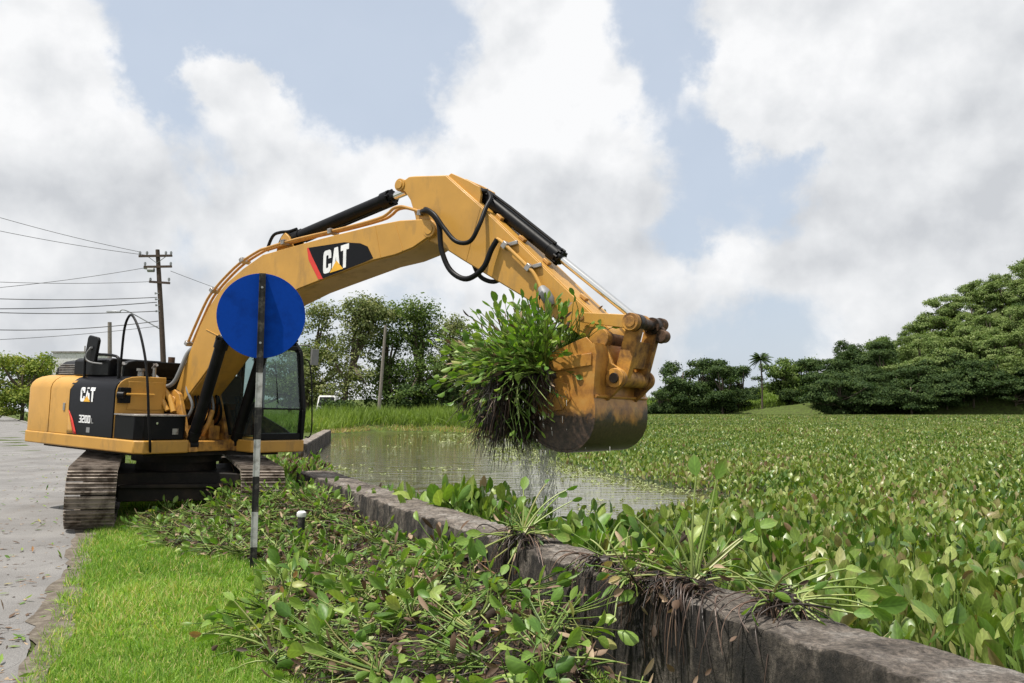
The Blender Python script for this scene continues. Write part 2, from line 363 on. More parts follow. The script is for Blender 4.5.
def stems(q, p0, p1, p2, r0, r1, rnd, seg=4, mi=0, sides=4):
    """curved tapering stems p0 -> p2 bending through p1"""
    N = len(p0); t = np.linspace(0, 1, seg)[None, :, None]
    C = (1-t)**2*p0[:, None]+2*t*(1-t)*p1[:, None]+t*t*p2[:, None]
    d = nrm(p2-p0); a = np.cross(d, np.array([.3, .2, 1.])[None]+1e-3); a = nrm(a); b = np.cross(d, a)
    r = (np.broadcast_to(np.asarray(r0, float), (N,))[:, None]*(1-t[..., 0])+np.broadcast_to(np.asarray(r1, float), (N,))[:, None]*t[..., 0])[:, :, None, None]
    an = np.linspace(0, 2*np.pi, sides+1)[None, None, :, None]
    P = C[:, :, None]+r*(np.cos(an)*a[:, None, None]+np.sin(an)*b[:, None, None])
    F, k = grid_faces(N, seg, sides+1); q.add(P, F, np.repeat(np.broadcast_to(rnd, (N,)), k), mi)
def in_poly(P, poly):
    x, y = P[:, 0], P[:, 1]; ins = np.zeros(len(P), bool); n = len(poly)
    for i in range(n):
        x0, y0 = poly[i]; x1, y1 = poly[(i+1) % n]
        c = ((y0 > y) != (y1 > y)) & (x < (x1-x0)*(y-y0)/((y1-y0) or 1e-9)+x0); ins ^= c
    return ins
def dist_line(P, line):
    d = np.full(len(P), 1e9)
    for i in range(len(line)-1):
        a = np.array(line[i]); b = np.array(line[i+1]); ab = b-a; t = np.clip(((P-a)@ab)/(ab@ab), 0, 1)
        d = np.minimum(d, np.linalg.norm(P-a-t[:, None]*ab, axis=1))
    return d
def vnoise(x, y, s=1.0, seed=0):
    """smooth value noise"""
    g = np.random.default_rng(seed).random((64, 64)); x = x*s+1000; y = y*s+1000
    xi = np.floor(x).astype(int); yi = np.floor(y).astype(int); fx = x-xi; fy = y-yi; fx = fx*fx*(3-2*fx); fy = fy*fy*(3-2*fy)
    G = lambda a, b: g[a % 64, b % 64]
    return (G(xi, yi)*(1-fx)+G(xi+1, yi)*fx)*(1-fy)+(G(xi, yi+1)*(1-fx)+G(xi+1, yi+1)*fx)*fy

# ------------------------------------------------------------------ plan of the place
WALL_N = [(-3.64, 14.24), (-2.46, 11.66), (-1.39, 9.32), (-.42, 7.25), (.08, 6.2), (.66, 5.14), (1.34, 3.74), (1.63, 3.15), (2.35, 1.6), (3.3, -.4)]
WALL_F = [(-3.02, 14.3), (-1.98, 11.86), (-.95, 9.55), (.02, 7.48), (.50, 6.48), (1.03, 5.42), (1.73, 4.02), (2.03, 3.43), (2.78, 1.86), (3.75, -.2)]
ZW = -.12                           # water level
ROAD_R = [(1.2, -4), (-.9, .8), (-3.02, 5.27), (-4.02, 7.52), (-6.0, 11.86), (-9.3, 19.0), (-14.6, 29.84), (-25, 47), (-62.2, 107.7), (-190.9, 312.2)]
LAKE = [(-3.35, 14.1)]+[((a[0]+b[0])/2, (a[1]+b[1])/2) for a, b in zip(WALL_N[1:], WALL_F[1:])]+[(12, -8), (120, -30), (380, 60), (340, 262), (150, 262), (112, 268), (70, 300), (20, 330), (-6, 240), (-2.0, 110), (-1.8, 70), (-2.85, 64.5), (-6.9, 70.7), (-11.7, 72), (-13.62, 64.5), (-11.2, 51.2), (-7.4, 29.5), (-5.6, 20)]
MAT_EDGE = [(-2.6, 66), (-.43, 51.2), (.91, 40.15), (1.41, 29.74), (2.47, 23.63), (3.49, 19.87), (4.33, 17.55), (4.7, 15.4), (3.5, 14.6), (2.4, 13.2), (1.3, 11.6), (.55, 10.6), (-.15, 9.9), (-.55, 9.9), (-1.3, 11.2), (-1.9, 12.3), (-2.1, 12.1)]
MAT_POLY = MAT_EDGE+WALL_F[1:]+[(12, -8), (120, -30), (380, 60), (340, 262), (150, 262), (112, 268), (70, 300), (20, 330), (-6, 240), (-2.0, 110)]

def smooth01(t): t = np.clip(t, 0, 1); return t*t*(3-2*t)
def land_h(x, y):
    """height of dry land"""
    h = np.zeros_like(x)
    # grassy bank across the pond
    h += .75*smooth01((y-64)/8)*smooth01((8-np.abs(x+8))/5+1)*smooth01((120-y)/20)
    # wooded hill on the right shore, low rise behind the far trees
    hx = (x-240)/92; hy = (y-335)/70
    h += 50*np.exp(-(hx**2+hy**2))
    h += 15*np.exp(-(((x-360)/110)**2+((y-300)/90)**2))
    h += 7*smooth01((y-330)/60)*smooth01((260-np.abs(x-60))/80)
    return h
def ground_z(x, y):
    P = np.stack([x, y], -1); ins = in_poly(P, LAKE); d = dist_line(P, LAKE+[LAKE[0]])
    far = np.clip(np.hypot(x, y)/60, .5, 6)
    lh = land_h(x, y)
    z = np.where(ins, -.9*smooth01(d/far), lh*smooth01(d/np.where(y > 200, 12, 2.5)))
    return np.where(ins & (d > 0), np.minimum(z, -.02), z)

def grassmat(name, stops, s=1.2):
    m, nt, b = new_mat(name); n1 = noise(nt, s, 8, .65); n2 = noise(nt, 40, 3)
    cr = ramp(nt, stops); nt.links.new(n1, cr.inputs[0]); nt.links.new(cr.outputs[0], b.inputs['Base Color'])
    b.inputs['Roughness'].default_value = .95; b.inputs['Specular IOR Level'].default_value = .1; bump(nt, b, n2, .8, .05); return m
M['ground'] = grassmat('grassy_earth', [(.3, (.06, .05, .03)), (.45, (.065, .085, .025)), (.6, (.09, .125, .03)), (.75, (.13, .16, .05))])

def build_ground():
    rad = np.concatenate([[.3], np.geomspace(1.2, 3000, 230)]); an = np.concatenate([np.linspace(-50, 50, 181), np.linspace(54, 306, 64)])
    A, Rr = np.meshgrid(np.radians(an), rad); X = Rr*np.sin(A); Y = Rr*np.cos(A)
    Z = ground_z(X.ravel(), Y.ravel()).reshape(X.shape)
    rough = (vnoise(X, Y, .8, 3)-.5)*.05; Z = Z+np.where(Z >= 0, rough*np.clip((Y-20)/20, 0, 1), 0)
    nr, na = X.shape; V = np.stack([X, Y, Z], -1).reshape(-1, 3)
    r = np.arange(nr-1)[:, None]; c = np.arange(na)[None]; c2 = (c+1) % na
    F = np.stack([r*na+c, (r+1)*na+c, (r+1)*na+c2, r*na+c2], -1).reshape(-1, 4)
    q = QM(); q.add(V, F, np.zeros(len(F)))
    cap = np.array([[0, 0, 0.]]); o = q.build('ground', M['ground'])
    tag(o, kind='structure'); return o
build_ground()

def watermat():
    m, nt, b = new_mat('pond_water')
    b.inputs['Base Color'].default_value = (.075, .064, .030, 1); b.inputs['Roughness'].default_value = .02; b.inputs['IOR'].default_value = 1.6
    n1 = noise(nt, 1.5, 3, .5, vscale=(.45, 1.5, 1), dist=.4); n2 = noise(nt, 8, 3, .5, vscale=(.5, 1.6, 1))
    ad = nt.nodes.new('ShaderNodeMath'); ad.operation = 'MULTIPLY_ADD'; nt.links.new(n2, ad.inputs[0]); ad.inputs[1].default_value = .16; nt.links.new(n1, ad.inputs[2])
    bump(nt, b, ad.outputs[0], 1.0, .055); b.inputs['Specular IOR Level'].default_value = .75
    return m
q = QM(); 
wp = np.array([[-18, 8, ZW], [420, -60, ZW], [420, 420, ZW], [-18, 420, ZW]], float); wp = np.array([[-16, 6, ZW], [500, -40, ZW], [500, 340, ZW], [-16, 340, ZW]], float)
mb = MB(); mb.add([(-3.4, 14.1, ZW), (-1.2, 9.4, ZW), (.5, 5.7, ZW), (3.5, -.6, ZW), (20, -10, ZW), (420, -40, ZW), (420, 340, ZW), (-30, 340, ZW), (-16, 70, ZW), (-10, 30, ZW), (-6.2, 20, ZW)], [tuple(range(11))])
tag(mb.build('water', watermat(), smooth=False), kind='structure')

# ------------------------------------------------------------------ road, kerb
def resample(line, step):
    out = [Vector(line[0])]; P = [Vector(p) for p in line]
    for i in range(len(P)-1):
        a = P[max(i-1, 0)]; b = P[i]; c = P[i+1]; d = P[min(i+2, len(P)-1)]; n = max(2, min(60, int((c-b).length/step)))
        for k in range(1, n+1):
            t = k/n; out.append(.5*((2*b)+(c-a)*t+(2*a-5*b+4*c-d)*t*t+(3*b-a-3*c+d)*t**3))
    return out
def strip(line, o0, o1, z, step=.6):
    P = resample(line, step); vs = []
    for i, p in enumerate(P):
        t = (P[min(i+1, len(P)-1)]-P[max(i-1, 0)]).normalized(); n = Vector((-t.y, t.x))
        for o in (o0(i) if callable(o0) else o0, o1(i) if callable(o1) else o1): q_ = p+n*o; vs.append((q_.x, q_.y, z))
    return vs, [(2*i, 2*i+2, 2*i+3, 2*i+1) for i in range(len(P)-1)]
def asphalt():
    m, nt, b = new_mat('old_asphalt')
    n1 = noise(nt, .7, 7, .6); n2 = noise(nt, 90, 3, .7); n3 = noise(nt, .35, 5, .6, vscale=(3, .8, 1))
    cr = ramp(nt, [(.3, (.13, .124, .118)), (.5, (.18, .173, .166)), (.7, (.235, .227, .217))]); nt.links.new(n1, cr.inputs[0])
    c2 = ramp(nt, [(.3, (.30, .29, .28)), (.5, (1, 1, 1)), (.7, (1.5, 1.48, 1.45))]); nt.links.new(n2, c2.inputs[0])
    c = mixc(nt, .8, cr.outputs[0], c2.outputs[0], 'MULTIPLY')
    mr = nt.nodes.new('ShaderNodeMapRange'); nt.links.new(n3, mr.inputs[0]); mr.inputs[1].default_value = .52; mr.inputs[2].default_value = .72; mr.inputs[4].default_value = .35
    c = mixc(nt, mr.outputs[0], c, (.13, .11, .09))
    vo = nt.nodes.new('ShaderNodeTexVoronoi'); vo.feature = 'DISTANCE_TO_EDGE'; vo.inputs['Scale'].default_value = .55; tcv = nt.nodes.new('ShaderNodeTexCoord'); nv = nt.nodes.new('ShaderNodeTexNoise'); nv.inputs['Scale'].default_value = 2.5; nt.links.new(tcv.outputs['Object'], nv.inputs['Vector']); adv = nt.nodes.new('ShaderNodeVectorMath'); adv.operation = 'ADD'; nt.links.new(tcv.outputs['Object'], adv.inputs[0]); nt.links.new(nv.outputs['Color'], adv.inputs[1]); nt.links.new(adv.outputs[0], vo.inputs['Vector']); lt_ = nt.nodes.new('ShaderNodeMath'); lt_.operation = 'LESS_THAN'; nt.links.new(vo.outputs['Distance'], lt_.inputs[0]); lt_.inputs[1].default_value = .0025; c = mixc(nt, lt_.outputs[0], c, (.06, .055, .05)); nt.links.new(c, b.inputs['Base Color'])
    b.inputs['Roughness'].default_value = .85; bump(nt, b, n2, .6, .01); return m
M['asphalt'] = asphalt()
mb = MB(); ii = np.arange(600.); jit = (vnoise(ii, ii*0, .09, 41)-.5)*.16+(vnoise(ii, ii*0, .4, 42)-.5)*.07
mb.add(*strip(ROAD_R, lambda i: float(jit[i])-.02, 7.4, .012, .12)); tag(mb.build('road', M['asphalt'], smooth=False), kind='structure')
M['verge'] = surf('verge_earth', (.165, .14, .11), .95, dirt=(.085, .068, .05), dscale=9, damt=(.4, .6), var=.35, vs=70, bmp=.8, bs=60)
mb = MB(); j2 = -.03+vnoise(ii, ii*0, .11, 43)*.15+vnoise(ii, ii*0, .5, 44)*.09
mb.add(*strip(ROAD_R[:6], lambda i: -.16-float(jit[i]), lambda i: float(j2[i]), .018, .12)); tag(mb.build('verge_dirt', M['verge'], smooth=False), kind='structure')
def strip_box(line, o0, o1, z0, z1):
    a, _ = strip(line, o0, o1, z0); b, _ = strip(line, o0, o1, z1); n = len(a)//2
    rs = [[a[2*i], a[2*i+1], b[2*i+1], b[2*i]] for i in range(n)]; m = MB(); m.rings(rs); return m
tag(strip_box(ROAD_R[7:], -.35, -.05, -.1, .14).build('kerb', M['concrete_grey']), kind='structure')

# ------------------------------------------------------------------ walls
def wallmat():
    m, nt, b = new_mat('stained_concrete_wall')
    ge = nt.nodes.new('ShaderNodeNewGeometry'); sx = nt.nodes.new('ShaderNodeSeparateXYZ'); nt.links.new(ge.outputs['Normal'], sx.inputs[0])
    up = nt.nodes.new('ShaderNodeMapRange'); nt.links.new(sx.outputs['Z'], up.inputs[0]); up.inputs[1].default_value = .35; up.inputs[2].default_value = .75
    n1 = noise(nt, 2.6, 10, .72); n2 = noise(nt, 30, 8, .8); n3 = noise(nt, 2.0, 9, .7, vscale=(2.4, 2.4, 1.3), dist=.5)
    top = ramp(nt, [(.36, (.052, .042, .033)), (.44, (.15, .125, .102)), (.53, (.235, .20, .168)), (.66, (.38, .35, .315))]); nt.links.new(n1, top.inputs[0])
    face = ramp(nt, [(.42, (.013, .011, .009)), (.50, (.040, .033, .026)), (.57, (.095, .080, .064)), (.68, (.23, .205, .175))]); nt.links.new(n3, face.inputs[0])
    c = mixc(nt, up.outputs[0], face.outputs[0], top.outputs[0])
    g = ramp(nt, [(.36, (.22, .2, .18)), (.5, (.95, .95, .95)), (.64, (1.9, 1.85, 1.8))]); nt.links.new(n2, g.inputs[0])
    c = mixc(nt, .9, c, g.outputs[0], 'MULTIPLY'); nt.links.new(c, b.inputs['Base Color']); b.inputs['Roughness'].default_value = .9
    bump(nt, b, n2, 1.0, .05); return m
M['wall'] = wallmat()
def build_wall(name, near, far, z0, z1, label):
    Pn = resample(near, .05); n = len(Pn)
    Pf0 = resample(far, .05); Pf = [Pf0[min(len(Pf0)-1, round(i*(len(Pf0)-1)/(n-1)))] for i in range(n)]
    g = np.random.default_rng(5); rs = []; ch_ = np.clip(vnoise(np.arange(n+2.), np.zeros(n+2), .33, 55)-.66, 0, 1)*.09+np.clip(vnoise(np.arange(n+2.), np.zeros(n+2), .8, 56)-.6, 0, 1)*.05; chips = ch_
    for i, (a, b) in enumerate(zip(Pn, Pf)):
        j = lambda s: g.normal()*s
        nx = (a-b).normalized(); low = .006*math.sin(i*.21)+.004*math.sin(i*.53)
        chip = chips[i]
        zt = z1+low*.5+j(.004)
        q0 = a+nx*(.02+j(.004)); q1 = a+nx*(.010+j(.005)); q2 = a+nx*(j(.003)-chip*.5); q3 = a-nx*(.010+chip*.6+abs(j(.003)))
        q4 = a*.66+b*.34; q5 = a*.33+b*.67; q6 = b+nx*.03
        rs.append([(q0.x, q0.y, z0), (q0.x, q0.y, z0+.25), (q1.x, q1.y, z1-.22), (q1.x, q1.y, z1-.2+j(.01)), (q2.x, q2.y, z1-.018-chip*.8+j(.006)), (q3.x, q3.y, zt-.006+j(.004)), (q4.x, q4.y, zt+j(.004)), (q5.x, q5.y, zt+j(.004)), (q6.x, q6.y, zt-.008), (b.x, b.y, z1-.06), (b.x, b.y, z0)])
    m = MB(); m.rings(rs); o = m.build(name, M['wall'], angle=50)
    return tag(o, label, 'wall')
def densify(line):
    return line
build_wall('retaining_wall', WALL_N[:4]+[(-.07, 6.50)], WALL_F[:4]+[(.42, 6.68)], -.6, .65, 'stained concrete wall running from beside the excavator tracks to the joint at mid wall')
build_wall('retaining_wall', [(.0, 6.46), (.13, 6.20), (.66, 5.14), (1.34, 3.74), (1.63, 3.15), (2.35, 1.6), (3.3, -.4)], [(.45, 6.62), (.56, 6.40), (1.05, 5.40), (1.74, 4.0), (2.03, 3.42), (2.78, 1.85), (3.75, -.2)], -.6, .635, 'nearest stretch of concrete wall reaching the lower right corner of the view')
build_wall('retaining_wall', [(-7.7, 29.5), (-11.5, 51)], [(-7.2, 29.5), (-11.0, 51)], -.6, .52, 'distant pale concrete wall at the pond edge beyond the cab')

# ------------------------------------------------------------------ leaf materials
M['hyacinth'] = leafmat('hyacinth_leaf', [(0, (0.056, 0.128, 0.020)), (.3, (0.112, 0.212, 0.034)), (.6, (0.196, 0.297, 0.054)), (.8, (0.299, 0.374, 0.093)), (.9, (0.374, 0.289, 0.119)), (1, (0.374, 0.170, 0.085))], .44, .28, (1.4, 1.6, .5), .4, veins=.16, tip=(.24, .21, .07))
M['field'] = leafmat('field_leaf', [(0, (.030, .075, .012)), (.3, (.090, .165, .026)), (.6, (.185, .250, .050)), (.82, (.28, .32, .095)), (.93, (.25, .22, .10)), (1, (.19, .12, .07))], .36, .25, (1.4, 1.6, .5), .45, veins=.18, tip=(.20, .145, .08))
M['petiole'] = leafmat('petiole', [(0, (.085, .145, .028)), (.5, (.17, .26, .05)), (.8, (.32, .38, .12)), (1, (.22, .10, .06))], .4, .2, (1.3, 1.5, .5))
M['dead'] = leafmat('dead_leaf', [(0, (0.036, 0.022, 0.012)), (.5, (0.132, 0.078, 0.046)), (.8, (0.276, 0.192, 0.120)), (1, (0.432, 0.324, 0.204))], .7, .12, (1.2, 1, .7))
M['root'] = leafmat('wet_root', [(0, (.012, .009, .007)), (.5, (.038, .024, .017)), (.8, (.085, .050, .036)), (1, (.20, .13, .09))], .45, .0)
M['lawn'] = leafmat('lawn_blade', [(0, (0.106, 0.209, 0.029)), (.4, (0.202, 0.342, 0.051)), (.75, (0.319, 0.475, 0.087)), (.92, (0.447, 0.532, 0.144)), (1, (0.600, 0.494, 0.235))], .55, .35, (1.3, 1.5, .5), .3)
M['bank'] = leafmat('bank_grass', [(0, (0.097, 0.152, 0.029)), (.5, (0.187, 0.268, 0.051)), (.85, (0.276, 0.348, 0.087)), (1, (0.422, 0.319, 0.160))], .6, .35, (1.3, 1.4, .5), .25)
M['weed'] = leafmat('water_lettuce', [(0, (.17, .21, .07)), (.6, (.25, .29, .11)), (1, (.36, .37, .19))], .5, .2, (1.2, 1.3, .5))
HMATS = [M['hyacinth'], M['petiole'], M['dead'], M['root']]

def rosettes(q, C, U, n_leaf, plen, blade, spread=(15, 75), droop=.12, dead=.12, roots=0, rlen=.25, rr=.0045):
    """uprooted or growing water hyacinths: centre C, axis U; petioles fan out and end in blades"""
    N = len(C); idx = np.repeat(np.arange(N), n_leaf); n = len(idx)
    c = C[idx]; u = nrm(U)[idx]; rv = rand_dir(n); rad = nrm(rv-u*(rv*u).sum(-1, keepdims=True))
    th = np.radians(rng.uniform(*spread, n))[:, None]; d = u*np.cos(th)+rad*np.sin(th)
    L = (rng.uniform(*plen, n))[:, None]; rn = rng.random(n)
    b = c+rad*.02; e = b+d*L+np.array([0, 0, -1.])*droop*L*np.sin(th); mid = b+(u*.55+d*.45)*L*.55
    isdead = rng.random(n) < dead
    stems(q, b, mid, e, rng.uniform(1.2, 2.1, n)*rr, rng.uniform(.6, .9, n)*rr, rn*.9, 5, 1)
    tdir = nrm(e-mid); side = np.cross(tdir, rand_dir(n)); bl = rng.uniform(*blade, n); bw = bl*rng.uniform(.36, .62, n)
    a = nrm(tdir+.25*rand_dir(n)); k = ~isdead
    leaves(q, e[k], a[k], side[k], bl[k], bw[k], np.clip(rng.beta(2, 2.4, k.sum())*.9, 0, 1), rng.uniform(.2, .9, k.sum()), rng.uniform(-.4, .45, k.sum()), mi=0)
    k = isdead
    if k.any(): leaves(q, e[k], a[k], side[k], bl[k]*.9, bw[k]*.5, rng.random(k.sum()), .6, rng.uniform(-.5, .5, k.sum()), mi=2)
    if roots:
        idx = np.repeat(np.arange(N), roots); n = len(idx); c = C[idx]; u = -nrm(U)[idx]
        d = nrm(u*.7+rand_dir(n)*.75+np.array([0, 0, -.35])); L = rng.uniform(.35, 1, n)[:, None]*rlen
        e = c+d*L+np.array([0, 0, -.3])*L; stems(q, c+rand_dir(n)*.02, c+d*L*.6, e, .0045, .0015, rng.random(n), 4, 3, 3)

# ------------------------------------------------------------------ hyacinth field (one uncountable mass)
def frus(P, m=1.08):
    """places the photograph, or a step aside from it, could see"""
    ang = np.arctan2(P[:, 0], P[:, 1]); return np.abs(ang) < R(36)*m
def scatter(r0, r1, dens, poly, a0=-R(10), a1=R(40)):
    n = int(.5*(a1-a0)*(r1*r1-r0*r0)*dens); r = np.sqrt(rng.uniform(r0*r0, r1*r1, n)); a = rng.uniform(a0, a1, n)
    P = np.stack([r*np.sin(a), r*np.cos(a)], -1); return P[in_poly(P, poly)]
def field():
    q = QM()
    def put(P, ln, hts, shape, rag=1.0, mi=0, aspect=(.38, .66)):
        n = len(P); d = dist_line(P, MAT_EDGE)
        hh = rng.uniform(*hts, n)*(.45+.55*smooth01(d/(1.2 if P[:, 1].mean() < 30 else 2.5)))*(.8+.4*vnoise(P[:, 0], P[:, 1], .9, 4))
        base = np.stack([P[:, 0], P[:, 1], ZW+hh], -1)
        tilt = rng.normal(size=(n, 3))*np.array([.5, .5, 0]); ax = nrm(np.array([0, 0, 1.])+tilt); sd = rand_dir(n); sd[:, 2] *= .2
        L = rng.uniform(*ln, n); pat = (vnoise(P[:, 0], P[:, 1], .35, 9)-.5)*.35+(vnoise(P[:, 0], P[:, 1], .05, 10)-.5)*.25+(vnoise(P[:, 0], P[:, 1], 1.7, 13)-.5)*.2
        c = np.clip(rng.beta(2.2, 2.2, n)*.9+pat, 0, 1); bz = rng.random(n) < .07; c[bz] = rng.uniform(.85, 1, bz.sum())
        leaves(q, base-ax*L[:, None]*.2, ax, sd, L, L*rng.uniform(*aspect, n), c, rng.uniform(.1, .7, n), rng.uniform(-.4, .4, n), shape=shape, mi=mi)
        return base, ax
    P = scatter(2.5, 9, 190, MAT_POLY); b, a = put(P, (.09, .175), (.28, .66), LEAF5)
    foot = b.copy(); foot[:, 2] = ZW; foot[:, :2] += rng.normal(size=(len(P), 2))*.06
    stems(q, foot, (foot+b)/2+rng.normal(size=b.shape)*.02, b-a*.02, .009, .005, rng.random(len(P))*.6, 4, 1)
    P = scatter(9, 22, 110, MAT_POLY); b, a = put(P, (.09, .17), (.18, .50), LEAF5)
    k = rng.random(len(P)) < .4; b = b[k]; foot = b.copy(); foot[:, 2] = ZW
    stems(q, foot, (foot+b)/2, b, .008, .005, rng.random(len(b))*.6, 3, 1, 3)
    P = scatter(22, 55, 62, MAT_POLY, a0=-R(4)); put(P, (.10, .18), (.12, .40), LEAF3)
    P = scatter(55, 130, 22, MAT_POLY, a0=-R(4)); put(P, (.18, .32), (.15, .38), LEAF3)
    P = scatter(130, 335, 4, MAT_POLY, a0=-R(4)); put(P, (.3, .6), (.2, .42), LEAF3)
    # matted stems and dead leaves between the plants
    P = scatter(2.5, 20, 40, MAT_POLY); n = len(P); base = np.stack([P[:, 0], P[:, 1], ZW+rng.uniform(.01, .12, n)], -1)
    leaves(q, base, rand_dir(n)*np.array([1, 1, .3]), rand_dir(n), rng.uniform(.08, .16, n), rng.uniform(.03, .06, n), rng.random(n)*.6, mi=2)
    o = q.build('water_hyacinth_field', [M['field'], M['petiole'], M['dead'], M['root']])
    return tag(o, 'wide mat of green water hyacinths covering the lake on the right', 'water plants', kind='stuff')
field()
def bed():
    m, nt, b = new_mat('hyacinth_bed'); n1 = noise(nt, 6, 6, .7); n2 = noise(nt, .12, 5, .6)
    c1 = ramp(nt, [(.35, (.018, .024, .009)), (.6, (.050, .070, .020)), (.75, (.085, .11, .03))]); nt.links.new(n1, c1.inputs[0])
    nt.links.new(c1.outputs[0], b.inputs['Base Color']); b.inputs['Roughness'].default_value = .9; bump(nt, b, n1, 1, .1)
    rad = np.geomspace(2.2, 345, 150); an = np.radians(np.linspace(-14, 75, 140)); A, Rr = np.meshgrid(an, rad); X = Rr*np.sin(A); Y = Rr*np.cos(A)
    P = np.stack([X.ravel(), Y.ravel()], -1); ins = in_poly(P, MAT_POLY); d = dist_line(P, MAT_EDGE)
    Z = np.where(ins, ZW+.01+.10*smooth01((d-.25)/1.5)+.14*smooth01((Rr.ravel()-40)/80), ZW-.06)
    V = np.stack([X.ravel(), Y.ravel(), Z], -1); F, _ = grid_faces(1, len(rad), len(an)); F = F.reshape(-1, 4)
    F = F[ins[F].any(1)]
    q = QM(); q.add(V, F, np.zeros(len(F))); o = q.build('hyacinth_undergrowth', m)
    tag(o, 'dark matted stems under the water hyacinth leaves', 'water plants', kind='stuff')
bed()
def lettuce():
    """bright floating weed along the mat edge and in patches on the pond"""
    q = QM(); L = resample([Vector(p) for p in MAT_EDGE[2:9]], .4); pts = []
    for p in L:
        for _ in range(15): pts.append((p.x-abs(rng.normal())*.55*(.5+p.y/30)+.15, p.y+rng.normal()*.9))
    for cx, cy, r, n in [(-5.9, 25, .9, 160), (-2.2, 15.5, .5, 130), (-.8, 13.4, .35, 80), (.3, 13.8, .3, 50), (-3.2, 17.5, .6, 90), (1.3, 15.3, .4, 60), (2.1, 16.7, .25, 40), (-4.6, 16.5, .8, 160), (-1.0, 49, 2.5, 200), (-3.2, 62, 2, 200), (-2.3, 26, .5, 50), (-7.5, 40, 2.0, 60)]:
        for _ in range(n//3): pts.append((cx+rng.normal()*r, cy+rng.normal()*r*1.2))
    P = np.array(pts); P = P[in_poly(P, LAKE)]; n = len(P)*4; P = np.repeat(P, 4, 0)
    far = np.clip(P[:, 1]/18, 1, 3)
    base = np.stack([P[:, 0]+rng.normal(size=n)*.02, P[:, 1]+rng.normal(size=n)*.02, np.full(n, ZW+.012)], -1)
    a = rand_dir(n); a[:, 2] = rng.uniform(.1, .7, n)
    leaves(q, base, a, np.cross(a, [0, 0, 1.]), rng.uniform(.04, .08, n)*far, rng.uniform(.03, .06, n)*far, rng.random(n), .3, .1, LEAF3)
    o = q.build('floating_weed', M['weed']); tag(o, 'yellow green floating weed at the edge of the open water', 'water plants', kind='stuff')
lettuce()

# ------------------------------------------------------------------ lawn and verge grass
HEAP = [(-5.7, 12.6), (-5.1, 11.9), (-4.2, 10.3), (-3.4, 9.6), (-2.55, 9.15), (-2.15, 7.7), (-1.95, 6.3), (-1.4, 5.2), (-.9, 4.2), (-.5, 3.2), (.65, 3.1), (.52, 4.2), (.30, 4.95), (.0, 6.0), (-.42, 7.22), (-1.39, 9.3), (-2.43, 11.5), (-3.0, 12.9)]
def lawn():
    q = QM()
    rr = [Vector(p) for p in ROAD_R]; 
    poly = [(p[0]+.02, p[1]) for p in ROAD_R[1:6]]+[(-5.0, 19), (-3.7, 14.3)]+WALL_N[1:-1]
    def zone(y0, y1, dens, h, w):
        n = int(14*(y1-y0)*dens); P = np.stack([rng.uniform(-10, 3, n), rng.uniform(y0, y1, n)], -1); P = P[in_poly(P, poly)]
        d = dist_line(P, ROAD_R[1:7]); keep = rng.random(len(P)) < (.25+.75*smooth01(d/.3)); P = P[keep]; d = d[keep]
        inheap = in_poly(P, HEAP); k = ~inheap | (dist_line(P, HEAP+[HEAP[0]]) < .35); P = P[k]; n = len(P)
        tuft = vnoise(P[:, 0], P[:, 1], 3.2, 11); dry = vnoise(P[:, 0], P[:, 1], .9, 12)
        H = rng.uniform(*h, n)*(.55+.95*tuft)
        base = np.stack([P[:, 0], P[:, 1], np.zeros(n)], -1); ax = np.array([0, 0, 1.])+rng.normal(size=(n, 3))*np.array([.45, .45, .05])
        sd = rand_dir(n); sd[:, 2] = 0
        c = np.clip(rng.beta(1.3, 1.3, n)*.85+(dry-.5)*.35+.0, 0, 1); dd = rng.random(n) < .10+.25*np.clip(dry-.6, 0, 1); c[dd] = 1
        leaves(q, base, ax, sd, H, rng.uniform(*w, n), c, .1, rng.uniform(-.7, .7, n), BLADE)
    def tufts():     # coarser weeds and taller tufts
        n = 330; P = np.stack([rng.uniform(-7, 0, n), rng.uniform(3, 12.5, n)], -1); P = P[in_poly(P, poly) & ~in_poly(P, HEAP)]
        i = np.repeat(np.arange(len(P)), 16); m_ = len(i); base = np.c_[P[i]+rng.normal(size=(m_, 2))*.03, np.zeros(m_)]
        ax = np.array([0, 0, .8])+rng.normal(size=(m_, 3))*np.array([.6, .6, .1]); sd = rand_dir(m_); sd[:, 2] = 0
        leaves(q, base, ax, sd, rng.uniform(.06, .17, m_), rng.uniform(.008, .018, m_), np.clip(rng.random(len(P))[i]*.9+rng.normal(size=m_)*.1, 0, 1), .15, rng.uniform(-.8, .8, m_), BLADE)
    zone(2.6, 6.5, 6500, (.03, .09), (.004, .008)); zone(6.5, 12.5, 3200, (.03, .10), (.006, .011)); tufts(); zone(12.5, 20, 900, (.07, .14), (.012, .02))
    o = q.build('lawn_grass', M['lawn']); tag(o, 'bright green short grass between the road and the heap of plants', 'grass', kind='stuff')
lawn()
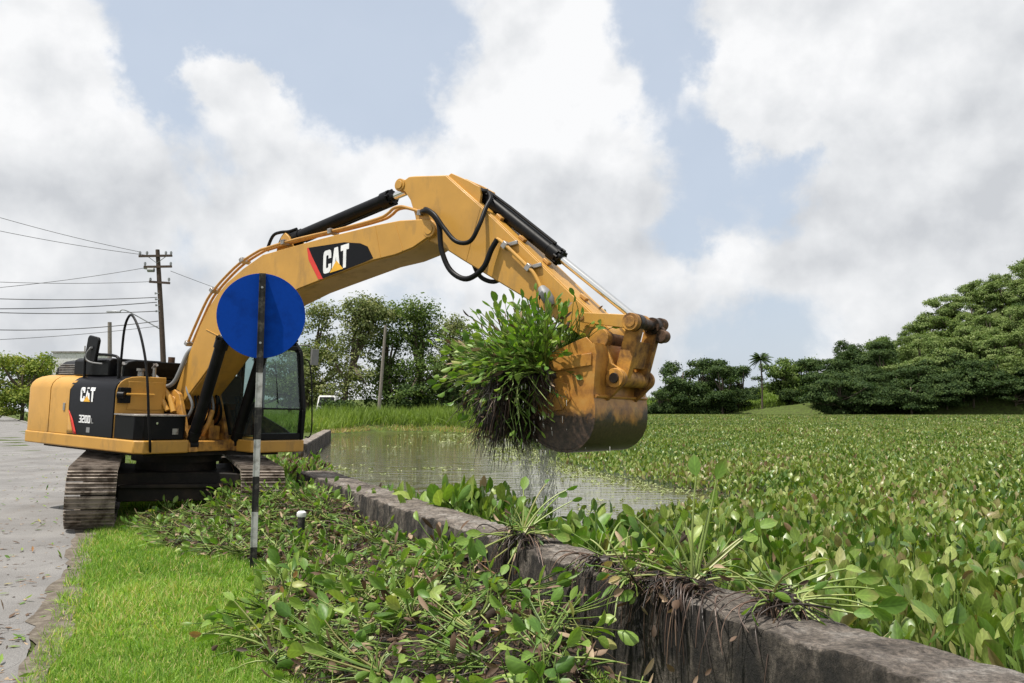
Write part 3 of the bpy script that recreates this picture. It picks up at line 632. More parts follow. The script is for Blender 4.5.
def bank_grass():
    q = QM()
    def put(P, h, w, dry=0):
        n = len(P); z = ground_z(P[:, 0], P[:, 1]); base = np.stack([P[:, 0], P[:, 1], z-.03], -1)
        tu = .55*vnoise(P[:, 0], P[:, 1], .5, 21)+.45*vnoise(P[:, 0], P[:, 1], 1.6, 23); H = rng.uniform(*h, n)*(.5+tu)
        ax = np.array([0, 0, 1.])+rng.normal(size=(n, 3))*np.array([.35, .35, .05]); sd = rand_dir(n); sd[:, 2] = 0
        c = np.clip(rng.beta(2, 2, n)*.8+(vnoise(P[:, 0], P[:, 1], .12, 22)-.5)*.5+dry, 0, 1)
        leaves(q, base, ax, sd, H, rng.uniform(*w, n), c, .1, rng.uniform(-.6, .6, n), BLADE)
    n = 46000; P = np.stack([rng.uniform(-24, 2, n), rng.uniform(64, 100, n)], -1)
    P = P[~in_poly(P, LAKE)]; nearb = dist_line(P, LAKE) ; k = nearb > 1.1; put(P[k], (.7, 1.6), (.05, .10))
    P2 = P[(~k)]; put(P2, (.15, .45), (.05, .09), .55)
    # right far shore and rise
    n = 16000; P = np.stack([rng.uniform(30, 150, n), rng.uniform(300, 380, n)], -1); P = P[~in_poly(P, LAKE)]; put(P, (.8, 1.8), (.3, .6), .05)
    # roadside beyond the excavator on the left
    n = 50000; r = np.sqrt(rng.uniform(18**2, 190**2, n)); a = rng.uniform(-R(37), -R(14), n); P = np.stack([r*np.sin(a), r*np.cos(a)], -1)
    right = np.array(ROAD_R); xr = np.interp(P[:, 1], right[:, 1], right[:, 0]); k = (P[:, 0] > xr+.5*(P[:, 1]/40)+.1) & ~in_poly(P, LAKE); P = P[k]
    s = np.clip(P[:, 1]/60, .4, 2.5); 
    for lo, hi, h, w in ((.0, .8, (.1, .3), (.03, .05)), (.8, 1.4, (.2, .6), (.06, .1)), (1.4, 9, (.35, 1.1), (.15, .3))):
        m_ = (s >= lo) & (s < hi); put(P[m_], h, w)
    o = q.build('bank_grass', M['bank']); tag(o, 'tall green grass on the banks and verges in the distance', 'grass', kind='stuff')
bank_grass()

def litter():
    q = QM(); n = 900; t = rng.random(n); P = np.stack([np.interp(4+t*t*28, [p[1] for p in ROAD_R], [p[0] for p in ROAD_R])-np.abs(rng.normal(size=n))*1.3, 4+t*t*28], -1)
    cl = np.stack([rng.uniform(-11, -5, 16), rng.uniform(8, 24, 16)], -1); i = rng.integers(0, 16, 420); P = np.concatenate([P, cl[i]+rng.normal(size=(420, 2))*np.array([.45, .22])]); n = len(P)
    xr = np.interp(P[:, 1], [p[1] for p in ROAD_R], [p[0] for p in ROAD_R]); P = P[P[:, 0] < xr+.1]; n = len(P)
    b = np.c_[P, np.full(n, .018)]; a = rand_dir(n); a[:, 2] = abs(a[:, 2])*.15; leaves(q, b, a, np.cross(a, [0, 0, 1.]), rng.uniform(.02, .12, n), rng.uniform(.01, .04, n), rng.random(n), .3, .2, LEAF3, 2)
    k = rng.random(n) < .25; leaves(q, b[k]+[0, 0, .01], a[k][:, [1, 0, 2]], np.cross(a[k], [0, 0, 1.]), rng.uniform(.04, .12, k.sum()), .03, rng.random(k.sum()), .3, .2, LEAF3, 0)
    tag(q.build('road_litter', HMATS), 'scattered leaf and mud litter fallen on the grey road', 'litter', kind='stuff')
litter()

# ------------------------------------------------------------------ heap of dredged plants
def heap_h(x, y):
    P = np.stack([x, y], -1); ins = in_poly(P, HEAP); d = dist_line(P, HEAP[:11]); dw = dist_line(P, HEAP[10:])
    h = .03+.40*smooth01(d/1.7)*(.50+.50*smooth01(1-dw/1.5))+.13*(vnoise(x, y, 1.6, 31)-.4)
    return np.where(ins, h, 0)
def heap():
    q = QM(); n = 3000
    xs = np.linspace(-6, 2, 90); ys = np.linspace(2.9, 13, 110); X, Y = np.meshgrid(xs, ys); Z = heap_h(X.ravel(), Y.ravel())-.05+rng.normal(size=X.size)*.012
    ins = in_poly(np.stack([X.ravel(), Y.ravel()], -1), HEAP)
    V = np.stack([X.ravel(), Y.ravel(), np.where(ins, Z, -.03)], -1); F, _ = grid_faces(1, len(ys), len(xs)); F = F.reshape(-1, 4); F = F[ins[F].any(1)]
    q.add(V, F, rng.random(len(F))*.6, 3)
    def pts(n, y0, y1):
        P = np.stack([rng.uniform(-6, 2, n), rng.uniform(y0, y1, n)], -1); P = P[in_poly(P, HEAP)]; return np.c_[P, heap_h(P[:, 0], P[:, 1])]
    for y0, y1, n in ((3, 8, 1250), (8, 12.9, 1500)):
        C = pts(n, y0, y1)+np.array([0, 0, .02]); N = len(C); U = nrm(rand_dir(N)*np.array([1, 1, .4])+np.array([0, 0, .25]))
        k = rng.random(N) < .55; 
        near = y0 < 5; fs = 1.0 if near else .75; k = rng.random(N) < (.26 if near else .34)
        # plants thrown on their sides, stalks in bundles
        Uf = U*np.array([1, 1, .35])+np.array([0, 0, .10 if near else 0]); rosettes(q, C[k], Uf[k], 9, (.26*fs, .58*fs), (.09*fs, .155*fs), (3, 26), .05, .22 if near else .4, 10, .2)
        j = (~k) & (rng.random(N) < .5); i3 = (~k) & (~j) & (rng.random(N) < .6); rosettes(q, C[i3], U[i3]+np.array([0, 0, .5 if near else .1]), 7, (.12*fs, .34*fs), (.10*fs, .17*fs), (10, 60), .12, .15, 6, .18)
        rosettes(q, C[j], U[j]+np.array([0, 0, .4 if near else 0]), 6, (.08*fs, .24*fs), (.06*fs, .12*fs), (15, 80), .2, .5, 12, .18)
        # loose dead leaves, torn petioles and root strands
        D = pts(n*3, y0, y1); m_ = len(D); D[:, 2] += rng.uniform(-.02, .09, m_)
        leaves(q, D, rand_dir(m_)*np.array([1, 1, .5]), rand_dir(m_), rng.uniform(.05, .13, m_), rng.uniform(.02, .06, m_), rng.random(m_), .5, rng.uniform(-.4, .4, m_), mi=2)
        D = pts(n*2, y0, y1); m_ = len(D); D[:, 2] += rng.uniform(0, .10, m_); e = D+rand_dir(m_)*np.array([1, 1, .35])*rng.uniform(.12, .4, m_)[:, None]; e[:, 2] = np.maximum(e[:, 2], .03)
        stems(q, D, (D+e)/2+rand_dir(m_)*.04, e, .006, .004, rng.random(m_), 4, 1)
        D = pts(n*4, y0, y1); m_ = len(D); D[:, 2] += rng.uniform(-.02, .07, m_); e = D+rand_dir(m_)*np.array([1, 1, .3])*.2
        stems(q, D, (D+e)/2+rand_dir(m_)*.05, e, .004, .002, rng.random(m_), 4, 3, 3)
    # debris between the tracks and the wall, and beyond the wall end
    n = 900; t = rng.random(n); P = np.stack([-3.9+(-1.2)*t+rng.normal(size=n)*.35, 12.8+t*7+rng.normal(size=n)*.2], -1); P = P[dist_line(P, WALL_F[:3]) > .3]
    C = np.c_[P, np.full(len(P), .12)+rng.random(len(P))*.25]; C[:, 2] *= (dist_line(P, [(-3.9, 12.8), (-5.1, 19.8)]) < .8)
    C = C[~in_poly(C[:, :2], WALL_N[:3]+WALL_F[:3][::-1])]
    rosettes(q, C, nrm(rand_dir(len(C))*np.array([1, 1, .4])+np.array([0, 0, .5])), 6, (.12, .35), (.10, .16), (10, 70), .1, .55, 8, .25)
    o = q.build('heap_of_plants', HMATS); tag(o, 'heap of uprooted water hyacinths dumped along the foot of the wall', 'plants', kind='stuff')
heap()

# ------------------------------------------------------------------ excavator
EX = (-5.598, 13.981, 0)
UX = Vector((.8177, -.5746, -.0350)); UY = Vector((.5745, .8184, -.0121)); UZ = Vector((.0356, -.0102, .9993))
def upper(x, y, z): return Vector(EX)+UX*x+UY*y+UZ*z
def build_excavator():
    t = empty('excavator'); m3 = Matrix((UX, UY, UZ)).transposed().to_4x4(); m3.translation = Vector(EX); t.matrix_world = m3
    tag(t, 'yellow crawler excavator lifting a bucket of water plants over the pond', 'excavator')
    Y, K = M['yellow'], M['black']
    UR = Matrix.Rotation(R(-31.5), 4, 'Z')
    def under(o): o.matrix_local = UR; return o
    # --- undercarriage: two tracks, frames, car body
    for s in (-1, 1):
        yc = s*1.137; w = .627; r = .375; zc = .47; xl = 1.83; seg = []
        per = []; nl = 400
        Ltot = 4*xl+2*math.pi*r; npad = 52
        def at(d):
            d %= Ltot
            if d < 2*xl: return (-xl+d, zc+r, 0)
            d -= 2*xl
            if d < math.pi*r: a = d/r; return (xl+r*math.sin(a), zc+r*math.cos(a), a)
            d -= math.pi*r
            if d < 2*xl: return (xl-d, zc-r, math.pi)
            d -= 2*xl; a = d/r; return (-xl-r*math.sin(a), zc-r*math.cos(a), math.pi+a)
        mb = MB()
        for k in range(npad):
            x, z, a = at(k*Ltot/npad); rot = Matrix.Rotation(a, 3, 'Y'); pl = Ltot/npad
            c = Vector((x, yc, z)); mb.box(c+rot @ Vector((0, 0, .012)), (pl*.93, w, .022), rot)
            for dx in (-.33, 0, .33):
                mb.box(c+rot @ Vector((dx*pl, 0, .038)), (.016, w*.992, .032), rot)
        tr = under(mb.build('track', M['shoe'], t, angle=30))
        mb = MB(); ou = []
        for k in range(npad*2):
            x, z, a = at(k*Ltot/npad/2); rot = Matrix.Rotation(a, 3, 'Y')
            mb.box(Vector((x, yc, z))+rot @ Vector((0, 0, -.045)), (.105, .21, .08), rot)
        mb.build('track_chain', M['under'], tr)
        mb = MB(); f = [(-1.55, .22), (1.55, .22), (1.62, .42), (1.5, .62), (-1.5, .66), (-1.65, .42)]; mb.prism(f, yc-.15, yc+.15); under(mb.build('track_frame', M['under'], t, bevel=.01))
        for x in (-xl, xl):
            mb = MB(); mb.cyl((x, yc-.05, zc), (x, yc+.05, zc), .33, 28); mb.cyl((x, yc-.14, zc), (x, yc+.14, zc), .13, 20)
            if x < 0:
                for k in range(21): a = 2*math.pi*k/21; mb.box((x+.335*math.cos(a), yc, zc+.335*math.sin(a)), (.05, .07, .05), Matrix.Rotation(-a, 3, 'Y'))
            under(mb.build('sprocket' if x < 0 else 'idler_wheel', M['under'], t))
        for k in range(7):
            mb = MB(); x = -1.35+k*.45; mb.cyl((x, yc-.13, .2), (x, yc+.13, .2), .085, 16); under(mb.build('track_roller', M['under'], t))
    mb = MB(); o = [(-1.15, -.9), (-.55, -.62), (.55, -.62), (1.15, -.9), (1.15, -.98), (1.3, -.98)]
    mb.slab([(-1.1, -.98), (1.1, -.98), (.8, -.5), (.8, .5), (1.1, .98), (-1.1, .98), (-.8, .5), (-.8, -.5)], .36, .72); mb.bb(-.78, .78, -.98, .98, .40, .66)
    mb.bb(.6, 1.05, -.84, .84, .30, .55); mb.bb(1.02, 1.1, -.82, .82, .5, .56)
    under(mb.build('car_body', M['under'], t, bevel=.015))
    mb = MB(); mb.cyl((0, 0, .70), (0, 0, 1.04), .62, 40); mb.cyl((0, 0, .86), (0, 0, .98), .70, 40); mb.build('swing_bearing', M['under'], t)
    # --- upper frame
    def hull(d, front=None):            # plan outline of the rear body, inset by d
        pts = []; yr = 1.34-d; rad = 2.75-d; xc = -math.sqrt(rad*rad-yr*yr)
        pts.append((-.9 if front is None else front, -yr)); pts.append((xc+.14, -yr))
        for k in range(1, 4): a = k/4; p = Vector((xc+.14, -yr)).lerp(Vector((xc, -yr)), a).lerp(Vector((xc, -yr)).lerp(Vector((xc-.045, -yr+.12)), a), a); pts.append((p.x, p.y))
        a0 = math.asin((yr-.12)/rad)
        for k in range(13): a = -a0+2*a0*k/12; pts.append((-rad*math.cos(a), rad*math.sin(a)))
        for k in range(1, 4): a = 1-k/4; p = Vector((xc+.14, yr)).lerp(Vector((xc, yr)), a).lerp(Vector((xc, yr)).lerp(Vector((xc-.045, yr-.12)), a), a); pts.append((p.x, p.y))
        pts.append((xc+.14, yr)); pts.append((-.9 if front is None else front, yr)); return pts
    rear = hull(-.02, front=.0)
    outl = [(.95, -1.36), (1.07, -1.25), (1.07, -.52), (.98, -.44), (.62, -.44), (.62, .36), (1.42, .36), (1.54, .46), (1.54, 1.36)]
    mb = MB(); full = [outl[0]]+rear[1:-1]+[(1.54, 1.36)]
    full = rear[1:-1]+[(1.54, 1.36), (1.54, .46), (1.42, .37), (.62, .37), (.62, -.44), (.98, -.44), (1.06, -.52), (1.06, -1.25), (.95, -1.36)]
    mb.slab(full, 1.05, 1.245); mb.build('frame_skirt', Y, t, bevel=.02, seg=3)
    mb = MB(); mb.slab([(-2.2, -1.1), (-2.4, 0), (-2.2, 1.1), (1.2, 1.1), (1.2, .5), (.9, .3), (.9, -.3), (.8, -1.1)], .99, 1.06); mb.build('belly_plate', M['under'], t)
    # counterweight and rear doors share the rounded shoulder
    lev = [(1.25, 0), (1.97, 0), (2.05, .025), (2.11, .07), (2.155, .14), (2.185, .24), (2.20, .38)]
    mb = MB(); rs = []
    for z, d in lev:
        p = hull(d, front=-1.62); rs.append([(x, y, z) for x, y in p])
    mb.rings(rs); mb.build('counterweight', Y, t, bevel=0, angle=40)
    def side(x0, x1, sgn, mat, name, off=0.0, lean=0):
        m_ = MB(); rs = []
        for x, dx in ((x0, 0), (x1, 1)):
            ring = [(x, sgn*(1.335+off-d), z) for z, d in lev]+[(x, sgn*.5, 2.19+off), (x, sgn*.5, 1.25)]
            rs.append(ring)
        m_.rings(rs); return m_.build(name, mat, t, bevel=.006, angle=40)
    rd = side(-1.6, -1.0, -1, Y, 'engine_door', .004)
    mb = MB(); mb.bb(-1.16, -1.10, -1.352, -1.335, 1.62, 1.74); mb.build('door_latch', M['steel'], rd, bevel=.003)
    pd = side(-.985, .335, -1, M['decal'], 'pump_door', .010)
    # yellow door edge in front of the slanted decal border and the red stripe: thin raised sheet following the side
    def on_side(pts, off):              # map (x, z) onto the curved side
        out = []
        for x, z in pts:
            d = np.interp(z, [l[0] for l in lev], [l[1] for l in lev]); out.append((x, -(1.335+off-d), z))
        return out
    mb = MB(); zz = np.linspace(1.262, 2.17, 14); xe = [float(np.interp(z, [1.25, 1.62, 1.95, 2.19], [-.79, -.975, -.975, -.80])) for z in zz]
    A = on_side([(-.99, z) for z in zz], .014); B = on_side(list(zip(xe, zz)), .014)
    mb.add(A+B, [(i, i+1, i+15, i+14) for i in range(13)]); ye = mb.build('door_edge_panel', Y, pd); so = ye.modifiers.new('thick', 'SOLIDIFY'); so.thickness = .003
    mb = MB(); zz2 = np.linspace(1.262, 1.63, 8); x0 = np.interp(zz2, [1.25, 1.63], [-.785, -.972]); x1 = np.interp(zz2, [1.25, 1.50, 1.63], [-.68, -.83, -.96])
    mb.add(on_side(list(zip(x0, zz2)), .017)+on_side(list(zip(x1, zz2)), .017), [(i, i+1, i+9, i+8) for i in range(7)]); rs_ = mb.build('red_stripe', M['decal_red'], pd); so = rs_.modifiers.new('thick', 'SOLIDIFY'); so.thickness = .003
    # lettering: polygons on a unit square
    GL = {'C': [[(.30, .0), (.24, .0), (.06, .06), (0, .2), (0, .8), (.06, .94), (.2, 1), (.75, 1), (.92, .94), (1, .8), (1, .62), (.66, .62), (.66, .74), (.6, .78), (.42, .78), (.36, .74), (.36, .26), (.42, .22), (.6, .22), (.66, .26), (.66, .38), (1, .38), (1, .2), (.92, .06), (.75, 0)]],
          'A': [[(0, 0), (.28, 1), (.72, 1), (1, 0), (.64, 0), (.5, .62), (.36, 0)]],
          'T': [[(.32, 0), (.32, .76), (0, .76), (0, 1), (1, 1), (1, .76), (.68, .76), (.68, 0)]],
          '3': [[(0, 0), (0, .165), (.68, .165), (.68, .418), (.25, .418), (.25, .582), (.68, .582), (.68, .835), (0, .835), (0, 1), (.9, 1), (1, .9), (1, .56), (.92, .5), (1, .44), (1, .1), (.9, 0)]],
          '2': [[(0, 0), (0, .5), (.1, .58), (.68, .582), (.68, .835), (0, .835), (0, 1), (.9, 1), (1, .9), (1, .5), (.9, .418), (.32, .418), (.32, .165), (1, .165), (1, 0)]],
          '0': [[(.1, 0), (0, .1), (0, .9), (.1, 1), (.5, 1), (.5, .835), (.32, .835), (.32, .165), (.5, .165), (.5, 0)], [(.5, 0), (.5, .165), (.68, .165), (.68, .835), (.5, .835), (.5, 1), (.9, 1), (1, .9), (1, .1), (.9, 0)]],
          'D': [[(0, 0), (0, 1), (.5, 1), (.5, .835), (.32, .835), (.32, .165), (.5, .165), (.5, 0)], [(.5, 0), (.5, .165), (.68, .26), (.68, .74), (.5, .835), (.5, 1), (.85, 1), (1, .85), (1, .15), (.85, 0)]],
          'L': [[(0, 0), (0, 1), (.36, 1), (.36, .2), (1, .2), (1, 0)]]}
    def letters(txt, org, ax, up, widths, gap, depth_dir, mat, name, parent, th=.004):
        mb = MB(); org = Vector(org); ax = Vector(ax); up = Vector(up); dd = Vector(depth_dir)*th; u = 0
        for ch, w_ in zip(txt, widths):
            for poly in GL[ch]:
                P = [org+ax*(u+x*w_)+up*y for x, y in poly]; n = len(P)
                mb.add(P+[p+dd for p in P], [tuple(range(n)), tuple(range(2*n-1, n-1, -1))]+[(i, (i+1) % n, (i+1) % n+n, i+n) for i in range(n)])
            u += w_+gap
        return mb.build(name, mat, parent, smooth=False)
    yo = -1.347
    lt = letters('CAT', (-.64, yo, 1.775), (.42, 0, .004), (.005, 0, .225), (.315, .33, .315), .02, (0, -1, 0), M['decal_white'], 'lettering', pd)
    # the upper third of the big letters bends in with the shoulder
    for v in lt.data.vertices:
        v.co.y += float(np.interp(v.co.z, [l[0] for l in lev], [l[1] for l in lev]))
    mb = MB(); P = [(-.535, yo-.006, 1.777), (-.335, yo-.006, 1.777), (-.437, yo-.006, 1.868)]; mb.add(P+[(a, b-.002, c) for a, b, c in P], [(0, 1, 2), (3, 5, 4), (0, 1, 4, 3), (1, 2, 5, 4), (2, 0, 3, 5)]); mb.build('emblem_triangle', M['decal_yellow'], pd, smooth=False)
    letters('320D', (-.635, yo, 1.445), (.35, 0, 0), (0, 0, .12), (.22, .22, .22, .22), .03, (0, -1, 0), M['decal_white'], 'lettering', pd)
    letters('L', (-.27, yo, 1.445), (.07, 0, 0), (0, 0, .08), (1,), 0, (0, -1, 0), M['hose_grey'], 'lettering', pd)
    mb = MB(); mb.bb(-.40, -.30, yo-.002, yo+.01, 1.30, 1.38); mb.build('data_plate', M['hose_grey'], pd)
    # left-hand doors, hood
    side(-1.6, -.3, 1, Y, 'engine_door', .004)
    mb = MB(); prof = [(-1.0, 2.18), (-1.0, 2.36), (-.93, 2.43), (-.8, 2.46), (.85, 2.46), (1.0, 2.40), (1.06, 2.30), (1.06, 2.18)]
    mb.rings([[(x, y, z-(.05 if x < -2 else 0)) for y, z in prof] for x in (-2.15, -2.0, -.05)]); hd = mb.build('engine_hood', K, t, bevel=.015)
    mb = MB()
    for k in range(6): mb.bb(-2.05, -1.42, -1.016, -.99, 2.215+k*.03, 2.228+k*.03)
    mb.build('louvre', M['steel'], hd)
    mb = MB(); mb.cyl((-1.2, .55, 2.42), (-1.2, .55, 2.60), .06, 16); mb.build('exhaust', M['rust'], hd)
    mb = MB(); mb.rings([[(x, y, z) for y, z in [(-1.12, 2.19), (-1.12, 2.44), (-1.05, 2.48), (-.2, 2.48), (-.2, 2.19)]] for x in (-1.35, -.28)]); mb.build('filter_cover', K, t, bevel=.02)
    # covering between hood and boom (centre section)
    mb = MB(); mb.bb(-1.6, .0, -.5, .37, 1.25, 2.17); mb.build('centre_housing', K, t, bevel=.02)
    mb = MB(); mb.slab([(-.3, -.45), (-.3, .36), (-.05, .36), (-.05, -.45)], 2.2, 2.36); mb.build('cover', K, t, bevel=.02)
    # fuel tank and tool box
    mb = MB(); mb.rings([[(x, -(1.325-d), z) for z, d in lev]+[(x, -.5, 2.20), (x, -.5, 1.25)] for x in (-.30, .345)]); tk = mb.build('fuel_tank', Y, t, bevel=.012); mb = MB(); mb.bb(.346, .358, -1.14, -.56, 1.68, 2.12); mb.build('access_panel', Y, tk, bevel=.006)
    mb = MB(); mb.tube([(.37, -1.2, 1.92), (.43, -1.2, 1.92), (.43, -.75, 1.92), (.37, -.75, 1.92)], .016, 8); mb.build('grab_rail', Y, tk)
    mb = MB(); mb.cyl((.1, -.8, 2.21), (.1, -.8, 2.29), .05, 16); mb.cyl((.1, -.8, 2.29), (.1, -.8, 2.33), .07, 16); mb.build('filler_cap', M['steel'], tk)
    mb = MB(); mb.bb(.28, .41, -1.30, -1.12, 1.78, 2.02); mb.cyl((.36, -1.31, 1.9), (.44, -1.24, 1.9), .06, 14); mb.build('work_light', K, tk, bevel=.01)
    mb = MB(); mb.slab([(.37, -1.33), (.90, -1.33), (.98, -1.22), (.98, -.56), (.93, -.5), (.37, -.5)], 1.25, 1.60); tb = mb.build('tool_box', K, t, bevel=.012)
    mb = MB(); mb.slab([(.36, -1.345), (.91, -1.345), (1.0, -1.23), (1.0, -.55), (.94, -.485), (.36, -.485)], 1.602, 1.625); mb.build('lid', M['steel'], tb, bevel=.004)
    mb = MB(); mb.bb(.985, .995, -.76, -.66, 1.33, 1.42); mb.build('vent_grille', M['steel'], tb)
    mb = MB(); mb.cyl((.97, -1.02, 1.5), (.995, -1.02, 1.5), .018, 12); mb.build('latch', M['chrome'], tb)
    # hand rail over the tool box, mirror and its arm
    mb = MB(); mb.tube([(.22, -1.2, 2.0), (.10, -1.15, 2.2), (.06, -1.12, 2.45), (.07, -1.11, 2.9), (.17, -1.12, 3.1), (.33, -1.14, 3.13), (.62, -1.18, 2.88), (.88, -1.21, 2.45), (1.03, -1.23, 2.0), (1.09, -1.22, 1.55), (1.10, -1.18, 1.2), (1.05, -1.14, 1.08)], .019, 10, smooth=5)
    mb.build('hand_rail', K, t)
    mb = MB(); mb.tube([(-.85, -1.2, 2.15), (-.85, -1.2, 2.5), (-.6, -1.2, 2.53), (.05, -1.2, 2.5), (.15, -1.2, 2.35), (.16, -1.2, 2.0)], .022, 10, smooth=4); mb.build('tank_rail', K, t)
    mb = MB(); cx, cz = -.615, 2.60; rr_ = []
    o = [(-.17+.0, -.18), (.17, -.20), (.19, -.16), (.20, .15), (.16, .2), (-.14, .24), (-.19, .2), (-.20, -.13)]
    mb.prism([(cx+a*.85-.06*(b < 0)+.02, cz+b) for a, b in o], -1.24, -1.19); mi = mb.build('mirror', K, t, bevel=.015)
    mb = MB(); mb.tube([(-.62, -1.26, 2.62), (-.66, -1.29, 2.55), (-.66, -1.29, 2.45), (-.55, -1.26, 2.40), (-.3, -1.22, 2.38)], .012, 8, smooth=4); mb.tube([(-.64, -1.25, 2.62), (-.58, -1.25, 2.64)], .02, 8); mb.build('mirror_arm', M['hose_grey'], mi)
    for x_, y_ in ((-.12, -1.0), (.18, -.62)):
        mb = MB(); mb.cyl((x_, y_, 2.2), (x_, y_, 2.42), .028, 10); mb.cyl((x_-.04, y_, 2.34), (x_+.05, y_, 2.40), .03, 10); mb.build('valve', M['steel'], t)
    # --- cab
    cx0, cx1, cy0, cy1, z0, z1 = -.28, 1.5, .39, 1.36, 1.25, 2.93
    prof = [(cx0, z0), (1.50, z0), (1.52, 1.75), (1.36, 2.72), (1.24, 2.86), (1.0, 2.9), (cx0+.1, 2.9), (cx0, 2.7)]
    mb = MB()
    def pil(a, b, w=.07, y0=None, y1=None):
        pass
    for yy in (cy0, cy1):
        y0, y1 = (yy, yy+.075) if yy == cy0 else (yy-.075, yy)
        for (a, b, w_) in (((1.47, z0), (1.50, 1.75), .05), ((1.50, 1.74), (1.345, 2.74), .05), ((1.345, 2.72), (1.2, 2.87), .05), ((1.22, 2.85), (-.2, 2.88), .05), ((-.24, z0), (-.2, 2.88), .07), ((.42, z0), (.40, 2.86), .035), ((-.25, 1.80), (.42, 1.80), .03)):
            ax = (Vector((b[0]-a[0], b[1]-a[1]))).normalized(); n_ = Vector((-ax.y, ax.x))*w_
            mb.prism([(a[0]-n_.x, a[1]-n_.y), (a[0]+n_.x, a[1]+n_.y), (b[0]+n_.x, b[1]+n_.y), (b[0]-n_.x, b[1]-n_.y)], y0, y1)
    mb.bb(1.43, 1.515, cy0+.076, cy1-.076, z0+.002, 1.36); mb.bb(1.485, 1.525, cy0+.076, cy1-.076, 1.745, 1.775); mb.bb(1.26, 1.35, cy0+.076, cy1-.076, 2.75, 2.83)
    mb.bb(cx0-.03, .42, cy0+.005, cy0+.05, z0, 1.79); mb.bb(cx0-.03, .42, cy1-.05, cy1-.005, z0, 1.79); mb.bb(cx0-.04, cx0+.02, cy0+.076, cy1-.076, z0, 1.9)
    mb.prism([(.45, z0), (1.42, z0), (1.05, 1.42), (.45, 1.62)], cy1-.05, cy1-.01)
    cab = mb.build('cab', K, t, bevel=.012)
    mb = MB(); mb.rings([[(x, y, z) for x, y in [(-.3, .36), (1.1, .36), (1.3, .42), (1.3, 1.33), (1.1, 1.39), (-.3, 1.39)]] for z in (2.9, 2.95)]); mb.build('roof', K, cab, bevel=.02)
    mb = MB(); mb.add([(1.50, cy0+.06, 1.775), (1.50, cy1-.06, 1.775), (1.355, cy1-.06, 2.72), (1.355, cy0+.06, 2.72), (1.494, cy0+.06, 1.775), (1.494, cy1-.06, 1.775), (1.349, cy1-.06, 2.72), (1.349, cy0+.06, 2.72)], [(0, 1, 2, 3), (7, 6, 5, 4), (0, 4, 5, 1), (2, 6, 7, 3)]); mb.build('windshield', M['glass'], cab, smooth=False)
    mb = MB(); mb.add([(1.475, cy0+.06, 1.36), (1.475, cy1-.06, 1.36), (1.50, cy1-.06, 1.745), (1.50, cy0+.06, 1.745)], [(0, 1, 2, 3)]); mb.build('lower_window', M['glass'], cab, smooth=False)
    mb = MB(); mb.add([(.45, cy0+.03, 1.3), (1.45, cy0+.03, 1.3), (1.47, cy0+.03, 1.75), (1.32, cy0+.03, 2.78), (.45, cy0+.03, 2.82)], [(0, 1, 2, 3, 4)]); mb.build('side_window', M['glass'], cab, smooth=False)
    mb = MB(); mb.add([(.45, cy1-.03, 1.3), (1.45, cy1-.03, 1.3), (1.47, cy1-.03, 1.75), (1.32, cy1-.03, 2.78), (.45, cy1-.03, 2.82)], [(0, 1, 2, 3, 4)]); mb.add([(-.2, cy1-.03, 1.82), (.38, cy1-.03, 1.82), (.38, cy1-.03, 2.82), (-.17, cy1-.03, 2.82)], [(0, 1, 2, 3)]); mb.build('side_window', M['glass'], cab, smooth=False)
    mb = MB(); mb.tube([(1.36, .8, 2.55), (1.50, .8, 1.85)], .008, 6); mb.build('wiper', K, cab)
    st = MB(); st.box((.35, .87, 1.62), (.5, .5, .14)); st.box((.10, .87, 1.98), (.12, .48, .62), Matrix.Rotation(R(-10), 3, 'Y')); st.box((.05, .87, 2.42), (.09, .28, .2)); st.box((.38, .87, 1.42), (.35, .35, .3)); st.build('operator_seat', M['seat'], cab, bevel=.03)
    mb = MB(); mb.bb(.35, .85, .47, .62, 1.3, 1.82); mb.tube([(.8, .55, 1.8), (.88, .55, 2.0)], .025, 8); mb.tube([(.95, .8, 1.3), (.9, .8, 1.72)], .015, 8); mb.tube([(.95, .93, 1.3), (.9, .93, 1.72)], .015, 8); mb.bb(1.1, 1.3, .48, .56, 1.5, 1.86); mb.build('control_console', M['seat'], cab, bevel=.01)
    mb = MB(); mb.tube([(1.5, 1.40, 1.3), (1.54, 1.47, 1.3), (1.55, 1.5, 1.5), (1.5, 1.49, 2.2), (1.44, 1.47, 2.55), (1.38, 1.42, 2.62)], .012, 8, smooth=4); mb.build('grab_rail', K, cab)
    mb = MB(); mb.box((1.46, 1.56, 2.66), (.04, .15, .28)); mb.tube([(1.32, 1.34, 2.85), (1.42, 1.46, 2.86), (1.46, 1.54, 2.74)], .012, 8); mb.build('mirror', M['hose_grey'], cab, bevel=.01)
    for y_ in (1.12, .62):
        mb = MB(); mb.cyl((1.22, y_, 3.02), (1.34, y_, 3.0), .06, 18); mb.bb(1.2, 1.26, y_-.02, y_+.02, 2.93, 3.0); lp = mb.build('work_light', M['hose_grey'], cab); mb = MB(); mb.cyl((1.341, y_, 3.0), (1.35, y_, 2.999), .05, 18); mb.build('lens', M['light_glass'], lp)
    # --- boom foot tower, valves and hoses in the centre bay
    mb = MB(); tw = [(-.25, 1.2), (.85, 1.2), (.72, 1.55), (.55, 1.95), (.42, 2.02), (.28, 1.98), (-.05, 1.65)]
    mb.prism(tw, -.40, -.33); mb.prism(tw, .33, .39); mb.cyl((.4, -.42, 1.836), (.4, .42, 1.836), .075, 20); mb.bb(.62, .98, -.43, .38, 1.06, 1.22)
    mb.prism([(.86, 1.06), (1.06, 1.06), (1.04, 1.2), (.96, 1.26), (.88, 1.22)], -.50, -.34); mb.prism([(.86, 1.06), (1.06, 1.06), (1.04, 1.2), (.96, 1.26), (.88, 1.22)], .32, .46)
    mb.build('boom_foot_bracket', M['yellow_dirty'], t, bevel=.01)
    g = random.Random(3)
